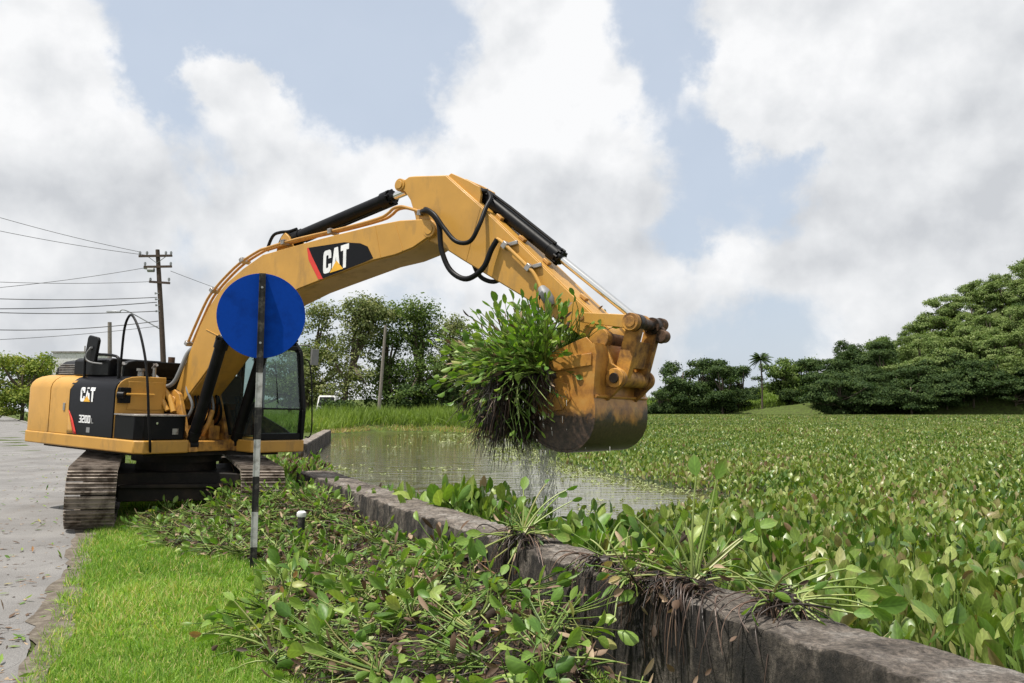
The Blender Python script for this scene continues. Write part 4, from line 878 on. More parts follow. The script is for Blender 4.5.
    for k in range(9):
        y_ = -.26+k*.065; mb = MB(); mb.tube([(.35+g.uniform(-.05, .1), y_, 1.3), (.62+g.uniform(-.05, .05), y_+g.uniform(-.05, .05), 1.55+g.uniform(-.1, .1)), (.72, y_, 1.75+g.uniform(-.1, .1)), (.6, y_+g.uniform(-.04, .04), 2.02), (.52+g.uniform(-.05, .05), y_*.8, 2.2)], .021, 8, smooth=4); mb.build('hydraulic_hose', M['rubber'] if k % 3 else M['hose_grey'], t)
    mb = MB(); mb.bb(.5, .72, -.3, .28, 1.22, 1.45); mb.bb(.72, .8, -.2, -.12, 1.25, 1.62); mb.bb(.72, .8, .02, .1, 1.25, 1.55); mb.tube([(.78, -.1, 1.3), (.83, -.02, 1.5), (.80, .06, 1.7)], .04, 10); mb.build('control_valve', M['yellow_dirty'], t, bevel=.01)
    mb = MB(); mb.tube([(-.3, -.7, 2.28), (-.15, -.55, 2.3), (.02, -.45, 2.18), (.2, -.42, 2.06), (.40, -.40, 2.14), (.5, -.36, 2.36), (.56, -.3, 2.6), (.66, -.22, 2.74)], .034, 12, smooth=5); mb.build('hydraulic_hose', M['hose_grey'], t)
    mb = MB(); mb.tube([(.1, -.52, 2.12), (.32, -.46, 1.95), (.42, -.44, 1.8), (.5, -.44, 1.66)], .045, 10, smooth=4); mb.tube([(.1, -.6, 2.02), (.3, -.54, 1.86), (.42, -.5, 1.68)], .04, 10, smooth=4); mb.build('steel_pipe', M['yellow'], t)
    # --- boom
    BO = [(5.642, 4.256), (5.675, 4.21), (5.69, 4.167), (5.661, 4.105), (5.32, 3.946), (5.02, 3.874), (4.594, 3.826), (3.632, 3.623), (3.159, 3.519), (2.643, 3.361), (2.088, 3.09), (1.413, 2.62), (1.05, 2.28), (.62, 1.90), (.50, 1.76), (.40, 1.70), (.30, 1.74), (.26, 1.84), (.30, 2.02), (.44, 2.318), (.62, 2.658), (.835, 3.04), (1.04, 3.335), (1.22, 3.52), (1.45, 3.70), (1.849, 3.908), (2.30, 4.09), (3.586, 4.23), (4.617, 4.32), (5.043, 4.34), (5.50, 4.315), (5.585, 4.295)]
    mb = MB(); mb.prism(BO, -.27, .27)
    # side plates stand proud so top and bottom plates read as welded flanges
    def inset(P, d):
        n = len(P); out = []; a2 = sum(P[i][0]*P[(i+1) % n][1]-P[(i+1) % n][0]*P[i][1] for i in range(n)); sg = 1 if a2 > 0 else -1
        for i in range(n):
            p = Vector(P[i]); e0 = (p-Vector(P[i-1])).normalized(); e1 = (Vector(P[(i+1) % n])-p).normalized(); nn = Vector((-(e0+e1).y, (e0+e1).x))*sg
            nn.normalize(); q_ = p+nn*d; out.append((q_.x, q_.y))
        return out
    BI = inset(BO, .012)
    mb2 = mb; mb2.prism(BI, -.30, -.271); mb2.prism(BI, .271, .30)
    bo = mb.build('boom', Y, t, bevel=.006, angle=30)
    mb = MB(); mb.cyl((5.58, -.318, 4.164), (5.58, .318, 4.164), .065, 24); mb.cyl((5.58, -.306, 4.164), (5.58, .306, 4.164), .10, 28); mb.build('pivot_pin', Y, bo, bevel=.004)
    for (a, b, w_) in (((4.98, 4.30), (5.14, 3.93), .006), ((1.02, 2.98), (1.42, 2.85), .008), ((4.75, 3.86), (4.62, 4.30), .004)):
        mb = MB(); mb.tube([(a[0], -.302, a[1]), (b[0], -.302, b[1])], w_, 6); mb.build('weld_seam', Y, bo)
    mb = MB(); D = [(3.302, 4.105), (4.05, 4.125), (4.36, 4.085), (4.50, 4.03), (4.614, 3.865), (4.50, 3.83), (3.636, 3.64)]; mb.prism(D[::-1], -.3045, -.3005); dc = mb.build('decal_panel', M['decal'], bo, smooth=False)
    mb = MB(); mb.prism([(3.290, 4.10), (3.335, 3.93), (3.56, 3.638), (3.655, 3.636), (3.40, 3.98), (3.318, 4.107)][::-1], -.3065, -.3048); mb.build('red_stripe', M['decal_red'], dc, smooth=False)
    ax = Vector((4.170-3.667, 0, 3.785-3.705)); up = Vector((-.012, 0, .325))
    letters('CAT', (3.655, -.3052, 3.700), ax, up, (.315, .33, .315), .02, (0, -1, 0), M['decal_white'], 'lettering', dc, th=.0035)
    mb = MB(); o_ = Vector((3.655, 0, 3.700)); P = [o_+ax*.27+up*(-.03), o_+ax*.80+up*(-.03), o_+ax*.525+up*.42]; P0 = [(p.x, -.3095, p.z) for p in P]
    mb.add(P0+[(a, b-.002, c) for a, b, c in P0], [(0, 1, 2), (3, 5, 4), (0, 1, 4, 3), (1, 2, 5, 4), (2, 0, 3, 5)]); mb.build('emblem_triangle', M['decal_yellow'], dc, smooth=False)
    PI_ = [(.25, 2.30), (.434, 2.716), (.646, 3.06), (.90, 3.44), (1.10, 3.62), (1.327, 3.78), (1.683, 3.984), (2.121, 4.14), (2.3, 4.17), (2.96, 4.248), (3.937, 4.32), (4.60, 4.39), (4.78, 4.44), (4.88, 4.50), (5.0, 4.515), (5.12, 4.49), (5.36, 4.41)]
    for y_ in (-.24, -.16):
        mb = MB(); mb.tube([(x, y_, z+.02) for x, z in PI_[1:]], .021, 10, smooth=3); mb.build('steel_pipe', M['pipe'], bo)
    for x, z, a in ((.46, 2.76, 60), (1.04, 3.60, 48), (1.75, 4.03, 28), (2.7, 4.235, 6), (3.7, 4.31, 5), (5.38, 4.40, -5)):
        mb = MB(); mb.box((x, -.2, z+.01), (.07, .17, .075), Matrix.Rotation(R(-a), 3, 'Y')); mb.build('pipe_clamp', M['steel'], bo, bevel=.006)
    mb = MB(); mb.prism([(2.40, 4.12), (2.50, 4.36), (2.585, 4.42), (2.67, 4.36), (2.80, 4.16)], -.14, -.10); mb.prism([(2.40, 4.12), (2.50, 4.36), (2.585, 4.42), (2.67, 4.36), (2.80, 4.16)], .10, .14); mb.build('cylinder_bracket', Y, bo, bevel=.006)
    # --- hydraulic cylinders
    def cylinder(name, base, end, rod0, pin, r, rr, y, mat, w=.09):
        d = (Vector((pin[0], 0, pin[1]))-Vector((base[0], 0, base[1]))).normalized(); b = Vector((base[0], y, base[1])); e = b+d*((Vector((end[0], y, end[1]))-b).dot(d)); pn = Vector((pin[0], y, pin[1]))
        mb = MB(); mb.cyl(b-Vector((0, w, 0)), b+Vector((0, w, 0)), r*1.05, 24); mb.cyl(b+d*r*.8, e, r, 28); mb.cyl(e-d*.14, e, r*1.22, 28); mb.cyl(e, e+d*.05, r*1.0, 28); mb.cyl(b+d*.16, b+d*.22, r*1.1, 28)
        for k in range(8):
            a = 2*math.pi*k/8; u = d.cross(Vector((0, 1, 0))); o_ = (u*math.cos(a)+Vector((0, 1, 0))*math.sin(a))*r*1.12; mb.cyl(e+o_-d*.02, e+o_+d*.035, .016, 6)
        c = mb.build(name, mat, t)
        mb = MB(); mb.cyl(e, pn-d*r*.6, rr, 24); mb.build('piston_rod', M['chrome'], c); mb = MB(); mb.cyl(pn-Vector((0, w, 0)), pn+Vector((0, w, 0)), rr*1.75, 24); mb.build('rod_eye', M['yellow_dirty'], c)
        return c, b, e, d
    c, b, e, d = cylinder('arm_cylinder', (2.585, 4.334), (4.60, 4.77), None, (4.985, 4.83), .095, .052, 0, K)
    u = d.cross(Vector((0, 1, 0)))
    for y_, q_ in ((-.12, .0), (.08, .04)):
        mb = MB(); mb.tube([(2.18, y_, 4.17), (2.20, y_, 4.27+q_), (2.30, y_, 4.41+q_), (2.46, y_, 4.44+q_), (2.6, y_*.6, 4.45), (2.74, y_*.4, 4.48)], .024, 10, smooth=4); mb.build('hydraulic_hose', M['rubber'], c)
    mb = MB(); mb.tube([b+d*.3-u*.115, e-d*.1-u*.115], .014, 8); mb.build('oil_line', K, c)
    for y_ in (-.40, .40):
        c, b, e, d = cylinder('boom_cylinder', (.965, 1.17), (1.60, 2.80), None, (1.86, 3.47), .088, .055, y_, K, .07)
        u = d.cross(Vector((0, 1, 0))); mb = MB(); mb.tube([b+d*.25+u*.11, b+d*.6+u*.12, e-d*.2+u*.12], .014, 8); mb.build('oil_line', M['rubber'], c)
    mb = MB(); mb.cyl((1.86, -.47, 3.47), (1.86, .47, 3.47), .07, 20); mb.build('cylinder_pin', M['yellow_dirty'], t)
    # --- stick
    ST = [(4.925, 4.80), (4.935, 4.87), (4.985, 4.905), (5.069, 4.90), (5.13, 4.93), (5.22, 4.925), (5.773, 4.867), (6.38, 4.383), (6.97, 3.881), (7.679, 3.269), (8.0, 3.0), (8.13, 2.89), (8.215, 2.80), (8.235, 2.72), (8.19, 2.645), (8.11, 2.625), (8.03, 2.65), (7.887, 2.722), (7.04, 3.232), (6.644, 3.444), (6.059, 3.76), (5.724, 3.95), (5.55, 4.02), (5.42, 4.06), (5.33, 4.165), (5.26, 4.396), (5.17, 4.60), (5.07, 4.72), (4.99, 4.75)]
    mb = MB(); mb.prism(ST, -.215, .215); SI = inset(ST, .012)
    for i_ in (range(3)): pass
    mb.prism(SI, -.24, -.216); mb.prism(SI, .216, .24); sk = mb.build('stick', Y, t, bevel=.006, angle=30)
    mb = MB(); mb.cyl((4.985, -.27, 4.83), (4.985, .27, 4.83), .055, 20); mb.cyl((4.985, -.255, 4.83), (4.985, .255, 4.83), .085, 24); mb.build('pin', Y, sk, bevel=.003)
    mb = MB(); BR = [(5.72, 4.86), (5.80, 4.90), (6.10, 4.76), (6.26, 4.67), (6.29, 4.57), (6.28, 4.45)]
    mb.prism(BR, -.17, -.13); mb.prism(BR, .13, .17); mb.build('cylinder_bracket', Y, sk, bevel=.005)
    mb = MB(); mb.tube([(6.35, -.240, 4.38), (6.22, -.240, 3.95), (6.16, -.240, 3.73)], .004, 6); mb.build('weld_seam', Y, sk)
    mb = MB(); mb.tube([(6.664, -.30, 3.95), (6.756, -.30, 3.894), (7.128, -.30, 3.581), (7.22, -.30, 3.49), (7.29, -.30, 3.38), (7.35, -.31, 3.27)], .022, 10, smooth=4); mb.build('steel_pipe', M['yellow'], sk)
    for x, z in ((6.78, 3.865), (7.13, 3.575)):
        mb = MB(); mb.box((x, -.28, z), (.075, .085, .085), Matrix.Rotation(R(40), 3, 'Y')); mb.box((x+.10, -.262, z+.02), (.12, .03, .05), Matrix.Rotation(R(-10), 3, 'Y'))
        mb.build('pipe_clamp', M['steel'], sk, bevel=.008)
    mb = MB(); mb.tube([(7.33, -.30, 3.32), (7.38, -.32, 3.26), (7.44, -.31, 3.18), (7.47, -.30, 3.12)], [.05, .075, .07, .04], 10); mb.build('wrapped_fitting', M['hose_grey'], sk)
    for x, z in ((6.90, 3.965), (7.26, 3.66), (7.78, 3.215), (6.55, 4.26)): mb = MB(); mb.box((x, -.1, z+.005), (.10, .07, .04), Matrix.Rotation(R(41), 3, 'Y')); mb.build('weld_boss', M['pipe'], sk, bevel=.006)
    c, b, e, d = cylinder('bucket_cylinder', (6.20, 4.60), (7.36, 3.735), None, (8.44, 2.93), .083, .046, 0, K)
    u = d.cross(Vector((0, 1, 0)))
    mb = MB(); mb.cyl(b+d*.1-u*0, e-d*.16, .0855, 28); mb.build('barrel_sleeve', M['chrome'] if False else K, c)
    mb = MB(); mb.tube([b+d*.1+u*.10+Vector((0, -.06, 0)), b+d*.5+u*.11+Vector((0, -.05, 0)), e-d*.1+u*.11+Vector((0, -.05, 0))], .018, 8); mb.tube([b+d*.02+Vector((0, -.09, .02)), b-d*.05+Vector((0, -.14, .0)), b+d*.1+u*.10+Vector((0, -.09, 0))], .03, 8, smooth=3); mb.build('oil_line', M['rubber'], c)
    # --- hoses bridging boom and stick
    mb = MB(); mb.tube([(5.36, -.2, 4.42), (5.50, -.34, 4.40), (5.66, -.38, 4.36), (5.81, -.38, 4.19), (5.87, -.38, 3.87), (6.02, -.37, 3.60), (6.27, -.36, 3.48), (6.50, -.34, 3.60), (6.60, -.32, 3.82), (6.67, -.30, 3.945)], .034, 12, smooth=6); mb.build('hydraulic_hose', M['rubber'], t)
    mb = MB(); mb.tube([(5.38, -.14, 4.43), (5.56, -.36, 4.42), (5.77, -.42, 4.31), (5.93, -.42, 4.13), (6.13, -.42, 3.945), (6.33, -.40, 3.93), (6.43, -.36, 4.12), (6.44, -.25, 4.36), (6.44, -.16, 4.50), (6.36, -.1, 4.60)], .028, 12, smooth=6); mb.build('hydraulic_hose', M['rubber'], t)
    mb = MB(); mb.tube([(5.62, .3, 4.25), (5.76, .33, 3.95), (5.90, .33, 3.68), (6.06, .33, 3.57), (6.25, .32, 3.56), (6.45, .30, 3.72)], .03, 12, smooth=5); mb.build('hydraulic_hose', M['rubber'], t)
    # --- bucket linkage
    Lp = Vector((8.50, 0, 2.90)); Bp = Vector((8.345, 0, 2.30)); Ap = Vector((8.142, 0, 2.725)); Gp = Vector((7.893, 0, 2.965))
    def bar(mb, a, b, w0, w1, y0, y1):
        d = (b-a).normalized(); P = []
        ang = math.degrees(math.atan2(d.z, d.x))
        P += circ(a.x, a.z, w0, 9, ang+90, ang+270); P += circ(b.x, b.z, w1, 9, ang-90, ang+90); mb.prism(P, y0, y1)
    for s in (-1, 1):
        mb = MB(); y0, y1 = (-.345, -.29) if s < 0 else (.29, .345)
        bar(mb, Gp, Lp, .055, .075, y0, y1); lk = mb.build('link_arm', Y, t, bevel=.006)
        mb = MB(); mb.cyl(Gp+Vector((0, y0-.012, 0)), Gp+Vector((0, y1+.012, 0)), .035, 18); mb.build('pin', M['yellow_dirty'], lk); mb = MB(); mb.cyl(Lp+Vector((0, y0-.03, 0)), Lp+Vector((0, y1+.02, 0)), .06, 20); mb.cyl(Lp+Vector((0, y0-.02, 0)), Lp+Vector((0, y1+.01, 0)), .095, 24); mb.build('pin', M['yellow_dirty'] if s < 0 else M['rust'], lk, bevel=.004)
    mb = MB(); mb.cyl(Lp+Vector((0, -.275, 0)), Lp+Vector((0, .275, 0)), .062, 20); mb.cyl(Lp+Vector((0, -.27, 0)), Lp+Vector((0, -.15, 0)), .098, 22); mb.cyl(Lp+Vector((0, .15, 0)), Lp+Vector((0, .27, 0)), .098, 22); mb.build('link_pin', M['grease'], t, bevel=.004)
    mb = MB()
    for y0, y1 in ((-.26, -.17), (.17, .26)): bar(mb, Lp+Vector((.0, 0, 0)), Bp, .085, .085, y0, y1)
    dl = (Bp-Lp).normalized(); q0 = Lp+dl*.22; q1 = Bp-dl*.12
    mb.prism([(q0.x-.05, q0.z), (q0.x+.05, q0.z+.02), (q1.x+.05, q1.z), (q1.x-.06, q1.z)], -.172, .172)
    mb.cyl(Bp+Vector((0, -.26, 0)), Bp+Vector((0, .26, 0)), .088, 22); mb.build('power_link', M['yellow_dirty'], t, bevel=.008)
    mb = MB(); E2 = Lp+Vector((.10, 0, -.11)); mb.prism([(Lp.x-.04, Lp.z+.05), (Lp.x+.06, Lp.z+.05), (E2.x+.06, E2.z+.02), (E2.x+.05, E2.z-.06), (E2.x-.03, E2.z-.08), (Lp.x-.05, Lp.z-.10)], .20, .27); mb.cyl(E2+Vector((0, .17, 0)), E2+Vector((0, .30, 0)), .07, 20); mb.cyl(Lp+Vector((.03, .28, .03)), Lp+Vector((.03, .38, .03)), .075, 20); mb.build('lifting_eye', M['rust'], t, bevel=.006)
    mb = MB(); mb.cyl(Ap+Vector((0, -.35, 0)), Ap+Vector((0, .35, 0)), .055, 20); mb.cyl(Ap+Vector((0, -.30, 0)), Ap+Vector((0, .30, 0)), .10, 24); mb.build('bucket_pin', M['rust'], t, bevel=.004)
    mb = MB(); mb.cyl(Bp+Vector((0, -.41, 0)), Bp+Vector((0, .41, 0)), .055, 20); mb.cyl(Bp+Vector((0, -.385, 0)), Bp+Vector((0, .385, 0)), .035, 20); mb.build('bucket_pin', M['grease'], t, bevel=.004)
    # --- bucket
    outer = [(8.22, 2.66), (8.252, 2.55), (8.238, 2.35), (8.226, 2.13), (8.25, 2.0), (8.256, 1.872), (8.245, 1.77), (8.20, 1.665), (8.12, 1.575), (8.03, 1.515), (7.93, 1.489), (7.80, 1.495), (7.689, 1.525), (7.56, 1.58), (7.45, 1.643), (7.30, 1.75), (7.16, 1.88), (7.06, 2.0)]
    th = .028; inner = []
    for i, p in enumerate(outer):
        a = Vector(outer[max(i-1, 0)]); b_ = Vector(outer[min(i+1, len(outer)-1)]); tt = (b_-a).normalized(); n_ = Vector((tt.y, -tt.x)); q_ = Vector(p)+n_*th; inner.append((q_.x, q_.y))
    mb = MB(); vs = []
    sh = outer+inner[::-1]; n = len(outer)
    for i in range(n-1):
        for (A, B_) in ((outer, False), (inner, True)): pass
    # the shell as a strip with thickness
    V = [(x, -.62, z) for x, z in outer]+[(x, .62, z) for x, z in outer]+[(x, -.62, z) for x, z in inner]+[(x, .62, z) for x, z in inner]; F = []
    for i in range(n-1): F += [(i, i+1, n+i+1, n+i), (2*n+i, 3*n+i, 3*n+i+1, 2*n+i+1), (i, 2*n+i, 2*n+i+1, i+1), (n+i, n+i+1, 3*n+i+1, 3*n+i)]
    F += [(0, n, 3*n, 2*n), (n-1, 3*n-1, 4*n-1, 2*n-1)]; mb.add(V, F); bk = mb.build('bucket', M['bucket'], t, bevel=0, angle=40)
    plate = inner+[(7.02, 2.04), (7.30, 2.28), (7.62, 2.52), (7.80, 2.60), (8.0, 2.68), (8.12, 2.72)]
    for y0, y1 in ((-.618, -.59), (.59, .618)):
        mb = MB(); mb.prism([(x, z) for x, z in plate], y0, y1); mb.build('side_plate', M['bucket'], bk, bevel=.004)
        yy0, yy1 = (y0-.022, y0-.001) if y0 < 0 else (y1+.001, y1+.022)
        mb = MB(); mb.prism([(7.02, 2.04), (7.12, 1.98), (7.36, 2.17), (7.66, 2.34), (8.05, 2.40), (8.20, 2.42), (8.20, 2.55), (7.95, 2.52), (7.60, 2.47), (7.30, 2.29)], yy0, yy1); mb.build('side_cutter', M['bucket'], bk, bevel=.004)
        mb = MB(); mb.prism([(7.62, 2.02), (7.80, 2.25), (7.92, 2.22), (7.96, 2.06), (7.86, 1.94), (7.70, 1.92)], yy0, yy1); mb.build('wear_plate', M['bucket'], bk, bevel=.004)
    for y0, y1 in ((-.36, -.31), (.31, .36)):
        mb = MB(); E = circ(Ap.x, Ap.z, .12, 8, 60, 180)+[(8.02, 2.5), (8.10, 2.36), (8.2, 2.2), (8.235, 2.05)]+[(8.32, 2.12)]+circ(Bp.x, Bp.z, .115, 9, -60, 50)+[(8.30, 2.45), (8.24, 2.62)]
        mb.prism(E, y0, y1); er = mb.build('bucket_ear', M['yellow_dirty'], bk, bevel=.008)
        for Pp, r_ in ((Ap, .115), (Bp, .105)): mb = MB(); mb.cyl(Pp+Vector((0, y0-.03, 0)), Pp+Vector((0, y1+.03, 0)), r_, 26); mb.build('boss', M['yellow_dirty'], er, bevel=.006)
    mb = MB(); mb.tube([(8.245, -.60, 2.10), (8.245, .60, 2.10)], .018, 8); mb.build('weld_seam', M['bucket'], bk)
    for k in range(5):
        y_ = -.5+k*.25; mb = MB(); d_ = Vector((-.62, 0, .78)).normalized(); u = Vector((.78, 0, .62)); o_ = Vector((7.07, y_, 1.99))
        rs = []
        for s_, w_, h_ in ((-.06, .055, .05), (.06, .055, .05), (.16, .045, .035), (.26, .03, .012)): rs.append([o_+d_*s_+Vector((0, a*w_, 0))+u*b_*h_ for a, b_ in ((-1, -1), (1, -1), (1, 1), (-1, 1))])
        mb.rings(rs); mb.build('tooth', M['steel'], bk, bevel=.004)
    return t
build_excavator()

# ------------------------------------------------------------------ the clump of plants in the bucket
def bucket_clump():
    q = QM(); C = []; U = []
    for i in range(170):     # crowns of the plants, fanning up and out of the bucket mouth
        x = 7.30+rng.normal()*.20; y = rng.uniform(-.80, .45); z = 2.44+rng.normal()*.07+(x-7.3)*.22
        a = R(rng.uniform(12, 168)); C.append((x, y, z)); U.append(np.array([math.cos(a)*1.05, (y+.15)*.9+rng.normal()*.25, math.sin(a)*.95]))
    for i in range(46):      # reaching out low over the teeth
        C.append((rng.uniform(6.95, 7.3), rng.uniform(-.75, .4), rng.uniform(2.25, 2.45))); U.append(np.array([-.95, rng.normal()*.4, rng.uniform(-.15, .5)]))
    for i in range(30):      # towards the open side, above the roots
        x = rng.uniform(7.2, 7.75); C.append((x, -.72, rng.uniform(2.3, 2.5))); U.append(np.array([(x-7.45)*1.2, -.8, rng.uniform(-.1, .7)]))
    for i in range(46):      # hanging outward over the sides
        a = R(rng.uniform(175, 250)); C.append((7.2+rng.normal()*.15, rng.uniform(-.85, .3), rng.uniform(2.25, 2.45))); U.append(np.array([math.cos(a), rng.normal()*.45-.35, math.sin(a)*.8]))
    C = np.array(C); U = np.array(U); lim = C[:, 0] > 7.5; U[lim, 0] = np.minimum(U[lim, 0], .35)
    rosettes(q, C, nrm(U), 6, (.22, .72), (.08, .145), (2, 30), .18, .14, 8, .45, .0046)
    # drooping stems hanging in front
    n = 48; c = np.stack([rng.uniform(7.22, 7.66, n), rng.uniform(-.90, -.66, n), rng.uniform(2.05, 2.35, n)], -1)
    e = c+np.stack([rng.uniform(-.25, .40, n), rng.uniform(-.3, .05, n), -rng.uniform(.1, .5, n)], -1); stems(q, c, c+np.array([0, -.15, .02])+rng.normal(size=(n, 3))*.07, e, .007, .004, rng.random(n)*.8, 5, 1)
    leaves(q, e, e-c+rng.normal(size=c.shape)*.1, rand_dir(n), rng.uniform(.07, .11, n), rng.uniform(.03, .05, n), rng.random(n)*.6, mi=0)
    # roots hanging down, in ragged bundles
    nb = 150; bx = 7.22+rng.normal(size=nb)*.19; by = rng.uniform(-.95, .30, nb); bz = rng.uniform(2.0, 2.45, nb)
    ln = rng.uniform(.30, .78, nb)*(1-.5*np.abs((bx-7.18)/.5))
    idx = np.repeat(np.arange(nb), 44); m_ = len(idx); c = np.stack([bx[idx], by[idx], bz[idx]], -1)+rng.normal(size=(m_, 3))*np.array([.055, .055, .08])
    L = ln[idx]*rng.uniform(.35, 1.08, m_); e = c+np.stack([rng.normal(size=m_)*.05, rng.normal(size=m_)*.05, -L], -1)
    e[:, :2] += (rng.normal(size=(nb, 2))*.09)[idx]; stems(q, c, (c+e)/2+rng.normal(size=c.shape)*.045+(rng.normal(size=(nb, 3))*.05)[idx], e, .007, .002, rng.random(m_)**2, 5, 3, 3)
    k = rng.integers(0, m_, 420); leaves(q, (c*.35+e*.65)[k], rand_dir(420)+np.array([0, 0, -.8]), rand_dir(420), rng.uniform(.04, .10, 420), rng.uniform(.015, .04, 420), rng.random(420)*.6, .6, .4, mi=2)
    # matted core of mud and roots
    u = np.linspace(0, np.pi, 22); v = np.linspace(0, 2*np.pi, 37); Uu, Vv = np.meshgrid(u, v, indexing='ij')
    D = np.stack([np.sin(Uu)*np.cos(Vv), np.sin(Uu)*np.sin(Vv), np.cos(Uu)], -1); w = .8+.45*vnoise(D[..., 0].ravel()*2+D[..., 2].ravel()*3, D[..., 1].ravel()*2-D[..., 2].ravel(), 2.0, 5).reshape(Uu.shape); w[:, -1] = w[:, 0]; w[0] = w[0, 0]; w[-1] = w[-1, 0]
    P = np.array([7.45, -.18, 2.26])+D*w[..., None]*np.array([.40, .62, .26]); F, k = grid_faces(1, 22, 37); q.add(P, F, np.full(k, .3), 3)
    me = q.mesh('clump'); 
    V = np.empty(len(me.vertices)*3, np.float32); me.vertices.foreach_get('co', V); V = V.reshape(-1, 3)
    W = V@np.array([list(UX), list(UY), list(UZ)])+np.array(EX); g0 = np.array([list(upper(7.45, -.18, 2.26))]); W = W-g0
    me.vertices.foreach_set('co', W.astype(np.float32).ravel()); me.update()
    o = link('plant_clump', me, HMATS); o.location = g0[0]
    tag(o, 'big dripping clump of water hyacinths with dark roots held in the excavator bucket', 'plants')
bucket_clump()
def drips():
    m, nt, b = new_mat('falling_water'); b.inputs['Base Color'].default_value = (.85, .83, .78, 1); b.inputs['Roughness'].default_value = .15; b.inputs['Transmission Weight'].default_value = .35; b.inputs['IOR'].default_value = 1.33
    q = QM(); c0 = upper(7.36, -.25, 1.9); n = 4800; k = rng.choice([0, 1, 2, 3], n, p=[.3, .34, .2, .16]); cx = np.array([-.16, .03, .15, 0])[k]; cy = np.array([.1, -.15, .25, 0])[k]; s = np.array([.045, .04, .035, .22])[k]
    x = c0.x-.02+cx+rng.normal(size=n)*s; y = c0.y+cy+rng.normal(size=n)*s*2; z = ZW+rng.random(n)**.9*(1.95-ZW); L = rng.uniform(.012, .07, n)
    p = np.stack([x, y, z], -1); stems(q, p, p-np.stack([0*x, 0*x, L/2], -1), p-np.stack([rng.normal(size=n)*.003, 0*x, L], -1), .0042, .0015, rng.random(n), 3, 0, 4)
    n = 500; a = rng.uniform(0, 6.28, n); r = np.abs(rng.normal(size=n))*.22; p = np.stack([c0.x-.02+r*np.cos(a), c0.y+r*np.sin(a)*1.3, ZW+np.abs(rng.normal(size=n))*.10], -1); stems(q, p, p+[0, 0, .004], p+[0, 0, .012], .006, .003, rng.random(n), 3, 0, 4)
    tag(q.build('dripping_water', m), 'curtain of water drops falling from the lifted clump into the pond', 'water', kind='stuff')
drips()

# ------------------------------------------------------------------ sign, post, plants on the wall
def sign():
    t = empty('road_sign', (-2.72, 8.93, 0)); tag(t, 'back of a round blue road sign on a black and white striped post', 'sign')
    t.rotation_euler = (0, R(.4), R(15)); H = 2.69; w = .026
    mb = MB(); P = [(.462*math.cos(a), .462*math.sin(a)) for a in np.linspace(0, 2*math.pi, 72, endpoint=False)]
    mb.prism([(x, z+H) for x, z in P], .040, .0445); dk = mb.build('sign_disc', M['blue_sign'], t, bevel=.0015)
    for z in (H+.30, H-.30): mb = MB(); mb.cyl((0, -.036, z), (0, -.026, z), .013, 8); mb.build('bolt', M['galv'], dk)
    mb = MB(); mb.cur = 0
    zs = [(0, .235, 0), (.235, .60, 1), (.60, .97, 0), (.97, 1.36, 1), (1.36, 1.70, 0), (1.70, 2.07, 1), (2.07, H+.455, 0)]
    for a, b, c in zs:
        mb.cur = c
        # angle-iron post: two thin legs
        mb.bb(-w-.008, w+.008, .030, .037, a-(.3 if a == 0 else 0), b); mb.bb(-w-.008, -w-.001, -.026, .0295, a-(.3 if a == 0 else 0), b); mb.bb(w+.001, w+.008, -.026, .0295, a-(.3 if a == 0 else 0), b)
        mb.bb(-w-.0005, w+.0005, -.020, -.014, a-(.3 if a == 0 else 0), b)
    mb.build('post', [M['post_black'], M['post_white']], t, smooth=False)
sign()
def short_post():
    t = empty('short_post', (-2.43, 9.76, .06)); tag(t, 'short black post with a white cap sticking out of the plant heap', 'post')
    mb = MB(); mb.cyl((0, 0, -.2), (.0, 0, .40), .042, 20); mb.build('shaft', M['post_black'], t)
    mb = MB(); mb.rings([[(r_*math.cos(a), r_*math.sin(a), z) for a in np.linspace(0, 2*math.pi, 20, endpoint=False)] for r_, z in ((.050, .385), (.056, .41), (.052, .435), (.035, .45))]); mb.build('cap', M['white'], t)
short_post()

